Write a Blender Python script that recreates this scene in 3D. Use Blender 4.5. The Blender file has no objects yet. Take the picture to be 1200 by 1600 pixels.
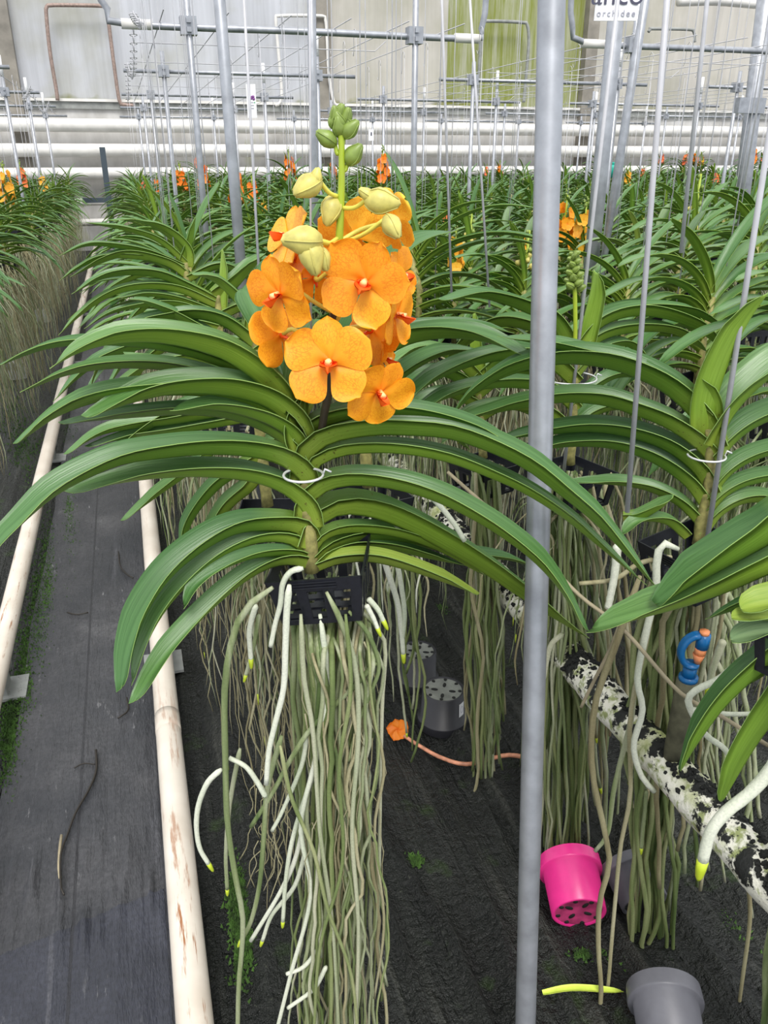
import bpy, math, random
from mathutils import Vector, Matrix, noise
R = math.radians
rnd = random.Random(7)
scene = bpy.context.scene
COL = scene.collection

# ------------------------------------------------------------------ camera
FPX = 1250.0; PITCH = R(23.9); YAW = R(17.0); CAMH = 1.25
CP, SP = math.cos(PITCH), math.sin(PITCH)
FH = Vector((math.sin(YAW), math.cos(YAW), 0)); RT = Vector((math.cos(YAW), -math.sin(YAW), 0))
FW = FH * CP + Vector((0, 0, -SP)); UP = FH * SP + Vector((0, 0, CP))
CAM = Vector((0, 0, CAMH))
def ray(px, py): return FW + RT * ((px - 600) / FPX) + UP * ((800 - py) / FPX)
def PH(px, py, fh):                 # point whose level distance ahead is fh
    r = ray(px, py); return CAM + r * (fh / r.dot(FH))
def PZ(px, py, z):
    r = ray(px, py); return CAM + r * ((z - CAMH) / r.z)
def PY(px, py, y):
    r = ray(px, py); return CAM + r * (y / r.y)
def proj(v):
    d = v - CAM; f = d.dot(FW)
    if f <= 0.05: return (-9999, -9999, f)
    return (600 + FPX * d.dot(RT) / f, 800 - FPX * d.dot(UP) / f, f)
cd = bpy.data.cameras.new('camera'); cam = bpy.data.objects.new('camera', cd); COL.objects.link(cam)
cam.location = CAM; cam.rotation_euler = (R(90) - PITCH, 0, -YAW)
cd.sensor_fit = 'VERTICAL'; cd.sensor_height = 36.0; cd.lens = FPX / 1600 * 36.0; cd.clip_start = .02; cd.clip_end = 100
scene.camera = cam

# ------------------------------------------------------------------ materials
def newmat(name):
    m = bpy.data.materials.new(name); m.use_nodes = True
    nt = m.node_tree; b = nt.nodes['Principled BSDF']; return m, nt, b
def N(nt, t, **kw):
    n = nt.nodes.new(t)
    for k, v in kw.items(): setattr(n, k, v)
    return n
def noise_node(nt, vec, scale, detail=4, rough=.55):
    n = N(nt, 'ShaderNodeTexNoise'); n.inputs['Scale'].default_value = scale; n.inputs['Detail'].default_value = detail
    n.inputs['Roughness'].default_value = rough
    if vec is not None: nt.links.new(vec, n.inputs['Vector'])
    return n.outputs['Fac']
def ramp(nt, fac, stops):
    r = N(nt, 'ShaderNodeValToRGB'); e = r.color_ramp.elements
    while len(e) < len(stops): e.new(.5)
    for el, (p, c) in zip(e, stops):
        el.position = p; el.color = (*c, 1) if len(c) == 3 else c
    nt.links.new(fac, r.inputs['Fac']); return r.outputs['Color']
def coords(nt, kind='Object', scale=(1, 1, 1)):
    t = N(nt, 'ShaderNodeTexCoord'); m = N(nt, 'ShaderNodeMapping'); m.inputs['Scale'].default_value = scale
    nt.links.new(t.outputs[kind], m.inputs['Vector']); return m.outputs['Vector']
def wcoords(nt, scale=(1, 1, 1), rot=(0, 0, 0)):
    t = N(nt, 'ShaderNodeNewGeometry'); m = N(nt, 'ShaderNodeMapping'); m.inputs['Scale'].default_value = scale
    m.inputs['Rotation'].default_value = rot
    nt.links.new(t.outputs['Position'], m.inputs['Vector']); return m.outputs['Vector']
def mix(nt, fac, a, b, blend='MIX'):
    m = N(nt, 'ShaderNodeMix', data_type='RGBA', blend_type=blend)
    for s, v in ((m.inputs['Factor'], fac), (m.inputs['A'], a), (m.inputs['B'], b)):
        if isinstance(v, bpy.types.NodeSocket): nt.links.new(v, s)
        elif isinstance(v, (int, float)): s.default_value = v
        else: s.default_value = (*v, 1)
    return m.outputs['Result']
def bump(nt, b, h, strength, dist):
    n = N(nt, 'ShaderNodeBump'); n.inputs['Strength'].default_value = strength; n.inputs['Distance'].default_value = dist
    nt.links.new(h, n.inputs['Height']); nt.links.new(n.outputs['Normal'], b.inputs['Normal'])
def plain(name, col, rough=.5, metal=0, var=.0, scale=40, **kw):
    m, nt, b = newmat(name)
    v = max(var, .06)
    f = noise_node(nt, coords(nt), scale)
    c = ramp(nt, f, [(.3, tuple(x * (1 - v) for x in col)), (.7, tuple(min(1, x * (1 + v)) for x in col))])
    nt.links.new(c, b.inputs['Base Color']); b.inputs['Roughness'].default_value = rough; b.inputs['Metallic'].default_value = metal
    for k, x in kw.items(): b.inputs[k].default_value = x
    return m

def leaf_mat(name, c1, c2, base, rough, spec=.5):
    m, nt, b = newmat(name)
    uv = N(nt, 'ShaderNodeUVMap'); sep = N(nt, 'ShaderNodeSeparateXYZ'); nt.links.new(uv.outputs[0], sep.inputs[0])
    mp = N(nt, 'ShaderNodeMapping'); mp.inputs['Scale'].default_value = (14, 1.2, 1); nt.links.new(uv.outputs[0], mp.inputs['Vector'])
    f = noise_node(nt, mp.outputs['Vector'], 1.6, 3)
    c = ramp(nt, f, [(.3, c1), (.72, c2)])
    oi = N(nt, 'ShaderNodeObjectInfo')
    hs = N(nt, 'ShaderNodeHueSaturation'); nt.links.new(c, hs.inputs['Color'])
    mr = N(nt, 'ShaderNodeMapRange'); nt.links.new(oi.outputs['Random'], mr.inputs[0]); mr.inputs[3].default_value = .82; mr.inputs[4].default_value = 1.2
    nt.links.new(mr.outputs[0], hs.inputs['Value'])
    mh = N(nt, 'ShaderNodeMapRange'); nt.links.new(oi.outputs['Random'], mh.inputs[0]); mh.inputs[3].default_value = .512; mh.inputs[4].default_value = .488
    nt.links.new(mh.outputs[0], hs.inputs['Hue'])
    bl = ramp(nt, sep.outputs['Y'], [(0, (1, 1, 1)), (.24, (0, 0, 0))])
    c = mix(nt, bl, hs.outputs['Color'], base)
    # brown specks near the leaf bases
    sp = noise_node(nt, coords(nt), 260, 2, .6); spm = ramp(nt, sp, [(.66, (0, 0, 0)), (.7, (1, 1, 1))])
    lim = ramp(nt, sep.outputs['Y'], [(.05, (1, 1, 1)), (.3, (0, 0, 0))])
    k = mix(nt, 1.0, spm, lim, 'MULTIPLY')
    c = mix(nt, k, c, (.10, .05, .015))
    nt.links.new(c, b.inputs['Base Color']); b.inputs['Roughness'].default_value = rough
    b.inputs['Specular IOR Level'].default_value = spec
    bump(nt, b, f, .25, .002)
    tr = N(nt, 'ShaderNodeBsdfTranslucent'); nt.links.new(c, tr.inputs['Color'])
    ms = N(nt, 'ShaderNodeMixShader'); ms.inputs[0].default_value = .12
    out = nt.nodes['Material Output']
    nt.links.new(b.outputs[0], ms.inputs[1]); nt.links.new(tr.outputs[0], ms.inputs[2]); nt.links.new(ms.outputs[0], out.inputs['Surface'])
    return m
M = {}
M['leaf_top'] = leaf_mat('leaf_top', (.060, .150, .036), (.115, .245, .070), (.22, .34, .05), .34)
M['leaf_under'] = leaf_mat('leaf_underside', (.15, .27, .022), (.23, .39, .045), (.30, .40, .05), .42)
M['leaf_edge'] = plain('leaf_edge', (.23, .37, .09), .5)
M['leaf_pale'] = leaf_mat('leaf_pale', (.22, .33, .04), (.33, .42, .07), (.3, .4, .05), .45)
M['leaf_grey'] = leaf_mat('leaf_grey_green', (.13, .22, .10), (.22, .32, .15), (.24, .33, .10), .5)
LEAF = (M['leaf_top'], M['leaf_under'], M['leaf_edge'])
LEAFT = (M['leaf_top'], M['leaf_under'], M['leaf_under'])
LEAFP = (M['leaf_pale'], M['leaf_pale'], M['leaf_edge'])
LEAFG = (M['leaf_grey'], M['leaf_pale'], M['leaf_edge'])

def root_mat(name, cols, whiten=0):
    m, nt, b = newmat(name)
    f = noise_node(nt, coords(nt, 'Object', (55, 55, 2.2)), 1, 3)
    oi = N(nt, 'ShaderNodeObjectInfo'); ad = N(nt, 'ShaderNodeMath', operation='ADD'); nt.links.new(f, ad.inputs[0])
    mr = N(nt, 'ShaderNodeMapRange'); nt.links.new(oi.outputs['Random'], mr.inputs[0]); mr.inputs[3].default_value = -.14; mr.inputs[4].default_value = .14
    nt.links.new(mr.outputs[0], ad.inputs[1])
    c = ramp(nt, ad.outputs[0], cols)
    g = noise_node(nt, coords(nt), 420, 3); c = mix(nt, .25, c, ramp(nt, g, [(.3, (.12, .12, .08)), (.6, (.8, .8, .7))]), 'MULTIPLY')
    nt.links.new(c, b.inputs['Base Color']); b.inputs['Roughness'].default_value = .75; bump(nt, b, g, .4, .001)
    return m
M['root'] = root_mat('aerial_root', [(.24, (.09, .14, .04)), (.42, (.22, .27, .12)), (.58, (.38, .41, .27)), (.76, (.52, .51, .38))])
M['root_green'] = root_mat('green_root', [(.25, (.075, .12, .03)), (.5, (.17, .22, .075)), (.8, (.34, .36, .18))])
M['root_white'] = root_mat('white_root', [(.2, (.50, .56, .42)), (.5, (.66, .69, .57)), (.8, (.76, .77, .68))])
M['root_brown'] = root_mat('brown_root', [(.2, (.16, .13, .06)), (.5, (.34, .31, .18)), (.8, (.52, .49, .34))])
M['root_tip'] = plain('root_tip', (.45, .55, .03), .4)
M['stem'] = plain('plant_stem', (.25, .23, .075), .7, var=.5, scale=110)
M['basket'] = plain('black_plastic', (.008, .009, .014), .32, var=.3, scale=200)
M['cream'] = None

def petal_mat(name, cin, cout, vein):
    m, nt, b = newmat(name)
    uv = N(nt, 'ShaderNodeUVMap'); sep = N(nt, 'ShaderNodeSeparateXYZ'); nt.links.new(uv.outputs[0], sep.inputs[0])
    c = ramp(nt, sep.outputs['Y'], [(0, cin), (.35, cout), (1, cout)])
    vo = N(nt, 'ShaderNodeTexVoronoi', feature='DISTANCE_TO_EDGE'); vo.inputs['Scale'].default_value = 13
    mp = N(nt, 'ShaderNodeMapping'); mp.inputs['Scale'].default_value = (1.3, .8, 1); nt.links.new(uv.outputs[0], mp.inputs['Vector']); nt.links.new(mp.outputs[0], vo.inputs['Vector'])
    vm = ramp(nt, vo.outputs['Distance'], [(.02, (1, 1, 1)), (.10, (0, 0, 0))])
    lim = ramp(nt, sep.outputs['Y'], [(.25, (0, 0, 0)), (.45, (vein, vein, vein)), (.8, (vein, vein, vein)), (.95, (0, 0, 0))])
    k = mix(nt, 1.0, vm, lim, 'MULTIPLY')
    c = mix(nt, k, c, (.84, .24, .004))
    oi = N(nt, 'ShaderNodeObjectInfo'); hs = N(nt, 'ShaderNodeHueSaturation'); nt.links.new(c, hs.inputs['Color'])
    mr = N(nt, 'ShaderNodeMapRange'); nt.links.new(oi.outputs['Random'], mr.inputs[0]); mr.inputs[3].default_value = .494; mr.inputs[4].default_value = .508
    nt.links.new(mr.outputs[0], hs.inputs['Hue'])
    nt.links.new(hs.outputs[0], b.inputs['Base Color']); b.inputs['Roughness'].default_value = .45
    tr = N(nt, 'ShaderNodeBsdfTranslucent'); nt.links.new(hs.outputs[0], tr.inputs['Color'])
    ms = N(nt, 'ShaderNodeMixShader'); ms.inputs[0].default_value = .32; out = nt.nodes['Material Output']
    nt.links.new(b.outputs[0], ms.inputs[1]); nt.links.new(tr.outputs[0], ms.inputs[2]); nt.links.new(ms.outputs[0], out.inputs['Surface'])
    return m
M['petal'] = petal_mat('orange_petal', (.95, .27, .004), (1.0, .46, .016), .7)
M['petal_yellow'] = petal_mat('yellow_orange_petal', (.98, .44, .01), (1.0, .60, .06), .6)
M['petal_far'] = petal_mat('deep_orange_petal', (.95, .18, .005), (1.0, .30, .02), .1)
M['petal_salmon'] = petal_mat('salmon_petal', (.95, .2, .03), (1.0, .27, .09), .1)
M['lip'] = plain('flower_lip', (.95, .11, .01), .4)
M['column'] = plain('flower_column', (.95, .62, .25), .4)
M['pedicel'] = plain('pedicel', (.72, .66, .10), .45)
M['spike_green'] = plain('spike_green', (.34, .44, .03), .4)
M['spike_dark'] = plain('spike_dark', (.045, .035, .02), .45, var=.5)
M['bud_green'] = plain('bud_green', (.20, .28, .055), .4, var=.2, scale=90)
M['bud_yellow'] = plain('bud_yellow', (.52, .46, .12), .45, var=.25, scale=90)
M['galv'] = plain('galvanised_steel', (.36, .375, .41), .42, .6, var=.18, scale=30)
M['wire'] = plain('steel_wire', (.50, .50, .53), .45, .15, var=.1)
M['wirelight'] = plain('bright_wire', (.72, .73, .74), .35, .3)
M['rustpipe'] = plain('rusty_pipe', (.30, .22, .19), .6, .2, var=.3)
M['darksteel'] = plain('dark_steel', (.05, .07, .09), .5)
M['white'] = plain('white_plastic', (.82, .82, .84), .45)
M['offwhite_pipe'] = plain('white_pipe', (.72, .70, .67), .45, var=.12, scale=6)
M['greyrail'] = plain('grey_rail', (.26, .27, .26), .6, var=.25, scale=12)
M['pot_dark'] = plain('dark_pot', (.020, .020, .025), .45, var=.15)
M['pot_grey'] = plain('grey_pot', (.13, .13, .15), .42, var=.1)
M['pot_dust'] = plain('dusty_plastic', (.17, .18, .16), .75, var=.35, scale=30)
M['pot_pink'] = plain('pink_pot', (.80, .035, .26), .28, var=.05)
M['pot_pink_in'] = plain('pink_pot_base', (.42, .04, .14), .5, var=.5, scale=40)
M['blue'] = plain('blue_plastic', (.005, .13, .36), .3)
M['orange_plastic'] = plain('orange_plastic', (.85, .30, .12), .4)
M['riser'] = plain('dirty_riser', (.11, .105, .065), .8, var=.5, scale=40)
M['moss'] = plain('moss_green', (.035, .085, .010), .9, var=.6, scale=60)
M['algae'] = plain('black_algae', (.006, .007, .006), .85, var=.5, scale=80)
M['cane'] = plain('dry_cane', (.34, .29, .19), .7, var=.35, scale=25)
M['twig'] = plain('dark_twig', (.02, .016, .012), .6)
M['ink'] = plain('dark_ink', (.06, .06, .10), .6)
M['inkgrey'] = plain('grey_ink', (.35, .35, .42), .6)
M['purple'] = plain('purple_ink', (.25, .08, .30), .6)
M['greenink'] = plain('green_ink', (.1, .4, .2), .6)
M['teal'] = plain('teal_plastic', (.02, .36, .28), .45)
M['fallen'] = plain('fallen_stalk', (.62, .27, .16), .5, var=.35, scale=70)
M['strap_yellow'] = plain('yellow_strap', (.55, .68, .08), .5, var=.15)

# painted heating rail: cream with rust scratches
m, nt, b = newmat('cream_rail'); v = wcoords(nt, (60, 5, 60)); f = noise_node(nt, v, 1, 5, .7)
rm = ramp(nt, f, [(.57, (0, 0, 0)), (.64, (1, 1, 1))])
v2 = wcoords(nt, (3, 1.2, 3)); f2 = noise_node(nt, v2, 1, 2); lim = ramp(nt, f2, [(.42, (0, 0, 0)), (.6, (1, 1, 1))])
k = mix(nt, 1., rm, lim, 'MULTIPLY')
cc = ramp(nt, noise_node(nt, wcoords(nt), 9, 4), [(.3, (.60, .53, .45)), (.7, (.74, .68, .60))])
nt.links.new(mix(nt, k, cc, (.30, .12, .04)), b.inputs['Base Color']); b.inputs['Roughness'].default_value = .42; M['cream'] = m
# mossy irrigation pipe
m, nt, b = newmat('stained_pipe')
f = noise_node(nt, wcoords(nt), 24, 6, .7); g = noise_node(nt, wcoords(nt), 60, 4, .6); h = noise_node(nt, wcoords(nt), 11, 3)
c = ramp(nt, h, [(.3, (.72, .70, .60)), (.5, (.82, .80, .70)), (.66, (.42, .46, .16))])
c = mix(nt, ramp(nt, g, [(.5, (0, 0, 0)), (.62, (1, 1, 1))]), c, (.30, .34, .14))
sepn = N(nt, 'ShaderNodeNewGeometry'); sx = N(nt, 'ShaderNodeSeparateXYZ'); nt.links.new(sepn.outputs['Normal'], sx.inputs[0])
ad = N(nt, 'ShaderNodeMath', operation='MULTIPLY_ADD'); nt.links.new(sx.outputs['Z'], ad.inputs[0]); ad.inputs[1].default_value = .06; nt.links.new(f, ad.inputs[2])
c = mix(nt, ramp(nt, ad.outputs[0], [(.54, (0, 0, 0)), (.575, (1, 1, 1))]), c, (.008, .009, .008))
nt.links.new(c, b.inputs['Base Color']); b.inputs['Roughness'].default_value = .6; bump(nt, b, f, .6, .01); M['stained'] = m
# wet black groundsheet
m, nt, b = newmat('groundsheet')
w = wcoords(nt, (26, 2.0, 4), (0, 0, R(4))); f = noise_node(nt, w, 1, 6, .62); g = noise_node(nt, wcoords(nt), 6, 5, .6); s = noise_node(nt, wcoords(nt), 70, 4, .7)
c = ramp(nt, f, [(.35, (.0035, .0045, .004)), (.54, (.011, .013, .011)), (.66, (.040, .042, .036)), (.78, (.10, .105, .09))])  # pale lengthwise streaks: highlights of the folds, painted into the colour
c = mix(nt, ramp(nt, g, [(.60, (0, 0, 0)), (.70, (1, 1, 1))]), c, (.022, .045, .008))
c = mix(nt, ramp(nt, s, [(.66, (0, 0, 0)), (.72, (.6, .6, .6))]), c, (.10, .11, .08))
nt.links.new(c, b.inputs['Base Color'])
mr = ramp(nt, s, [(.3, (.2, .2, .2)), (.7, (.6, .6, .6))]); nt.links.new(mr, b.inputs['Roughness']); bump(nt, b, mix(nt, .35, f, s), 1.0, .045); M['floor'] = m
# woven aisle cloth
m, nt, b = newmat('aisle_cloth')
f = noise_node(nt, wcoords(nt, (26, 1.3, 3)), 1, 5, .6); g = noise_node(nt, wcoords(nt), 3.2, 5, .65); s = noise_node(nt, wcoords(nt), 120, 3, .7)
c = ramp(nt, g, [(.35, (.028, .030, .036)), (.6, (.062, .062, .068)), (.75, (.13, .13, .135))])
c = mix(nt, ramp(nt, f, [(.62, (0, 0, 0)), (.72, (.5, .5, .5))]), c, (.16, .16, .18))
c = mix(nt, ramp(nt, s, [(.35, (.5, .5, .5)), (.65, (0, 0, 0))]), c, (.010, .011, .014))
sc_ = noise_node(nt, wcoords(nt, (60, 14, 3), (0, 0, R(25))), 1, 5, .7); sl = noise_node(nt, wcoords(nt), 4, 3); k = mix(nt, 1., ramp(nt, sc_, [(.60, (0, 0, 0)), (.68, (1, 1, 1))]), ramp(nt, sl, [(.5, (0, 0, 0)), (.62, (.8, .8, .8))]), 'MULTIPLY')
c = mix(nt, k, c, (.24, .24, .25))
seam = noise_node(nt, wcoords(nt, (90, 1.5, 1)), 1, 3, .6); ln = N(nt, 'ShaderNodeNewGeometry'); sx = N(nt, 'ShaderNodeSeparateXYZ'); nt.links.new(ln.outputs['Position'], sx.inputs[0])
for x_, w_ in ((-.235, .003), (-.075, .002)):
    m1 = N(nt, 'ShaderNodeMath', operation='ADD'); m1.inputs[1].default_value = -x_; nt.links.new(sx.outputs['X'], m1.inputs[0]); m2 = N(nt, 'ShaderNodeMath', operation='ABSOLUTE'); nt.links.new(m1.outputs[0], m2.inputs[0]); m3 = N(nt, 'ShaderNodeMath', operation='LESS_THAN'); nt.links.new(m2.outputs[0], m3.inputs[0]); m3.inputs[1].default_value = w_
    m4 = N(nt, 'ShaderNodeMath', operation='MULTIPLY'); nt.links.new(m3.outputs[0], m4.inputs[0]); m4.inputs[1].default_value = .7; c = mix(nt, m4.outputs[0], c, (.012, .012, .015))
nt.links.new(c, b.inputs['Base Color']); b.inputs['Roughness'].default_value = .42; ad = mix(nt, .5, f, sc_); bump(nt, b, ad, .8, .012); M['cloth'] = m
# greenhouse glazing with dirt streaks and algae
def glazing(name, base, green):
    m, nt, b = newmat(name)
    st = noise_node(nt, wcoords(nt, (9, 9, .5)), 1, 5, .65); bl = noise_node(nt, wcoords(nt), 1.1, 4)
    c = ramp(nt, st, [(.3, tuple(x * .8 for x in base)), (.65, base)])
    c = mix(nt, ramp(nt, bl, [(.46, (0, 0, 0)), (.68, (.55, .55, .55))]), c, (.46, .45, .34))
    if green: 
        gs = noise_node(nt, wcoords(nt, (14, 14, .9)), 1, 5, .7); c = mix(nt, ramp(nt, gs, [(.25, (.0, .0, .0)), (.62, (green, green, green))]), c, (.30, .34, .05))
    # moss where water sits above the bottom rail
    sz = N(nt, 'ShaderNodeNewGeometry'); sx = N(nt, 'ShaderNodeSeparateXYZ'); nt.links.new(sz.outputs['Position'], sx.inputs[0])
    mr = N(nt, 'ShaderNodeMapRange'); nt.links.new(sx.outputs['Z'], mr.inputs[0]); mr.inputs[1].default_value = 1.9; mr.inputs[2].default_value = 2.2; mr.inputs[3].default_value = .34; mr.inputs[4].default_value = 0
    ad = N(nt, 'ShaderNodeMath', operation='ADD'); nt.links.new(mr.outputs[0], ad.inputs[0]); nt.links.new(bl, ad.inputs[1])
    c = mix(nt, ramp(nt, ad.outputs[0], [(.76, (0, 0, 0)), (.86, (.8, .8, .8))]), c, (.26, .27, .05))
    nt.links.new(c, b.inputs['Base Color']); b.inputs['Roughness'].default_value = .4
    tr = N(nt, 'ShaderNodeBsdfTranslucent'); nt.links.new(c, tr.inputs['Color'])
    ms = N(nt, 'ShaderNodeMixShader'); ms.inputs[0].default_value = .4; out = nt.nodes['Material Output']
    nt.links.new(b.outputs[0], ms.inputs[1]); nt.links.new(tr.outputs[0], ms.inputs[2]); nt.links.new(ms.outputs[0], out.inputs['Surface'])
    return m
M['glaze'] = glazing('whitewashed_glass', (.74, .75, .79), 0)
M['glaze_green'] = glazing('algae_glass', (.72, .72, .62), .95)
M['glaze_tan'] = glazing('dusty_glass', (.76, .73, .68), 0)
m, nt, b = newmat('base_wall'); f = noise_node(nt, wcoords(nt, (2.5, 2.5, 1)), 1, 5, .6)
nt.links.new(ramp(nt, f, [(.35, (.40, .39, .37)), (.6, (.62, .61, .60)), (.75, (.48, .49, .32))]), b.inputs['Base Color']); M['basewall'] = m
M['column'+'_steel'] = plain('weathered_column', (.24, .22, .19), .75, var=.3, scale=4)

# ------------------------------------------------------------------ mesh building
class MB:
    def __init__(s): s.v = []; s.f = []; s.mi = []; s.uv = {}
    def face(s, idx, mi=0, uv=None):
        if uv: s.uv[len(s.f)] = uv
        s.f.append(idx); s.mi.append(mi)
    def tube(s, pts, rad, n=6, mi=0, cap=True, close=False):
        k = len(pts); base = len(s.v)
        rf = rad if callable(rad) else (lambda t: rad)
        prev = None
        for i, p in enumerate(pts):
            a = pts[max(0, i - 1)]; c = pts[min(k - 1, i + 1)]
            if close: a = pts[i - 1]; c = pts[(i + 1) % k]
            T = (c - a); T = T.normalized() if T.length > 1e-9 else Vector((0, 0, 1))
            if prev is None:
                prev = T.orthogonal().normalized()
            else:
                prev = (prev - T * prev.dot(T)); prev = prev.normalized() if prev.length > 1e-6 else T.orthogonal().normalized()
            B = T.cross(prev); r = rf(i / max(1, k - 1))
            for j in range(n):
                an = 2 * math.pi * j / n
                s.v.append(p + prev * (math.cos(an) * r) + B * (math.sin(an) * r))
        for i in range(k if close else k - 1):
            for j in range(n):
                a = base + i * n + j; b_ = base + i * n + (j + 1) % n
                i2 = (i + 1) % k
                c = base + i2 * n + (j + 1) % n; d = base + i2 * n + j
                s.face((a, b_, c, d), mi)
        if cap and not close:
            s.face(tuple(base + j for j in range(n))[::-1], mi); s.face(tuple(base + (k - 1) * n + j for j in range(n)), mi)
        return s
    def box(s, c, h, mi=0, mat=None):
        b0 = len(s.v); c = Vector(c)
        for x, y, z in ((-1,-1,-1),(1,-1,-1),(1,1,-1),(-1,1,-1),(-1,-1,1),(1,-1,1),(1,1,1),(-1,1,1)):
            q = Vector((x * h[0], y * h[1], z * h[2]))
            if mat: q = mat @ q
            s.v.append(c + q)
        for f in ((0,3,2,1),(4,5,6,7),(0,1,5,4),(1,2,6,5),(2,3,7,6),(3,0,4,7)): s.face(tuple(b0 + i for i in f), mi)
        return s
    def lathe(s, prof, n=28, mi=0, mat=None, mis=None):
        b0 = len(s.v)
        for r, z in prof:
            for j in range(n):
                a = 2 * math.pi * j / n; q = Vector((r * math.cos(a), r * math.sin(a), z))
                s.v.append(mat @ q if mat else q)
        for i in range(len(prof) - 1):
            for j in range(n):
                s.face((b0 + i*n + j, b0 + i*n + (j+1) % n, b0 + (i+1)*n + (j+1) % n, b0 + (i+1)*n + j), mis[i] if mis else mi)
        return s
    def build(s, name, mats, parent=None, off=None, smooth=True, link=True):
        off = off if off is not None else (parent_world(parent) if parent else Vector((0, 0, 0)))
        me = bpy.data.meshes.new(name); me.from_pydata([tuple(v - off) for v in s.v], [], s.f)
        for mt in (mats if isinstance(mats, (list, tuple)) else [mats]): me.materials.append(mt)
        me.polygons.foreach_set('material_index', s.mi)
        if smooth: me.polygons.foreach_set('use_smooth', [True] * len(s.f))
        if s.uv:
            uvl = me.uv_layers.new(name='UVMap'); 
            for pi, uvs in s.uv.items():
                p = me.polygons[pi]
                for li, uv in zip(p.loop_indices, uvs): uvl.data[li].uv = uv
        me.update()
        o = bpy.data.objects.new(name, me); COL.objects.link(o)
        if parent: o.parent = parent
        return o
def parent_world(p):
    v = Vector((0, 0, 0))
    while p is not None: v += p.location; p = p.parent
    return v
def tag(o, label=None, cat=None, group=None, kind=None):
    if label: o['label'] = label
    if cat: o['category'] = cat
    if group: o['group'] = group
    if kind: o['kind'] = kind
    return o
def empty(name, loc, label=None, cat=None, group=None):
    o = bpy.data.objects.new(name, None); COL.objects.link(o); o.location = loc; o.empty_display_size = .02
    return tag(o, label, cat, group)
def copy_tree(o, parent=None):
    c = o.copy(); COL.objects.link(c)
    if parent: c.parent = parent
    for ch in KIDS.get(o.name, o.children): copy_tree(ch, c)
    return c
KIDS = {}
def spline(pts, n):
    pts = [Vector(p) for p in pts]
    if len(pts) == 2: return [pts[0].lerp(pts[1], i / (n - 1)) for i in range(n)]
    P_ = [pts[0] * 2 - pts[1]] + pts + [pts[-1] * 2 - pts[-2]]
    seg = [(pts[i+1] - pts[i]).length for i in range(len(pts) - 1)]; tot = sum(seg) or 1; out = []
    for k in range(n):
        d = tot * k / (n - 1); i = 0
        while i < len(seg) - 1 and d > seg[i]: d -= seg[i]; i += 1
        t = min(1, d / (seg[i] or 1)); a, b_, c, e = P_[i], P_[i+1], P_[i+2], P_[i+3]
        out.append(.5 * ((2*b_) + (c-a)*t + (2*a-5*b_+4*c-e)*t*t + (3*b_-a-3*c+e)*t**3))
    return out

def lerpk(s, ks):
    for (a, va), (b_, vb) in zip(ks, ks[1:]):
        if s <= b_: return va + (vb - va) * (s - a) / (b_ - a)
    return ks[-1][1]
def add_leaf(mb, pts, w, rows=18, roll=0, toward=None, side=None, cols=(-1, -.55, 0, .55, 1), th=.0012, rng=rnd, flat=1.0, prof=[(0, 64), (.15, 48), (.4, 31), (.75, 20), (1, 6)]):
    """strap leaf: keeled and folded at the base, opening towards a blunt notched tip; pts run along the keel"""
    c = spline(pts, rows); L = sum((c[i+1]-c[i]).length for i in range(rows-1))
    chord = c[-1] - c[0]; chord.z = 0
    S0 = side if side is not None else (Vector((0, 0, 1)).cross(chord.normalized()) if chord.length > .02 else Vector((0, -1, 0)))
    nc = len(cols); b0 = len(mb.v); asym = rng.choice((-1, 1))
    top = []; bot = []
    for i, p in enumerate(c):
        s = i / (rows - 1); T = (c[min(rows-1, i+1)] - c[max(0, i-1)]).normalized()
        S = (S0 - T * S0.dot(T)).normalized(); Nn = T.cross(S)
        if roll and toward is not None:
            sg = 1 if S.dot(toward - p) > 0 else -1; cr, sr = math.cos(roll), math.sin(roll)
            S, Nn = S * cr - Nn * (sg * sr), Nn * cr + S * (sg * sr)
        ww = w * lerpk(s, [(0, .80), (.12, .92), (.4, 1), (.75, .97), (.9, .74), (.965, .50), (1, .26)])
        ph = R(lerpk(s, prof)) * flat
        rt, rb = [], []
        for u in cols:
            q = p + S * (u * ww * math.cos(ph)) + Nn * (abs(u) ** 1.25 * ww * math.sin(ph))
            if s > .9: q += T * (L * .02 * asym * u * (s - .9) * 10 + (-.012 * L if (u == 0 and s == 1) else 0))
            tt = th * (1.6 if u == 0 else 1) * (1 - .4 * s)
            rt.append(q); rb.append(q - Nn * tt)
        top.append(rt); bot.append(rb)
    for r_ in top: mb.v.extend(r_)
    nb = len(mb.v)
    for r_ in bot: mb.v.extend(r_)
    for i in range(rows - 1):
        v0, v1 = i / (rows - 1), (i + 1) / (rows - 1)
        for j in range(nc - 1):
            u0, u1 = cols[j] * .5 + .5, cols[j+1] * .5 + .5
            a = b0 + i*nc + j
            mb.face((a, a + nc, a + nc + 1, a + 1)[::-1], 0, [(u0, v0), (u0, v1), (u1, v1), (u1, v0)][::-1])
            a = nb + i*nc + j
            mb.face((a, a + nc, a + nc + 1, a + 1), 1, [(u0, v0), (u0, v1), (u1, v1), (u1, v0)])
        for j in (0, nc - 1):
            a = b0 + i*nc + j; b_ = nb + i*nc + j
            mb.face((a, a + nc, b_ + nc, b_) if j else (a, b_, b_ + nc, a + nc), 2)
    i = rows - 1
    for j in range(nc - 1): mb.face((b0 + i*nc + j, b0 + i*nc + j + 1, nb + i*nc + j + 1, nb + i*nc + j), 2)

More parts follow.
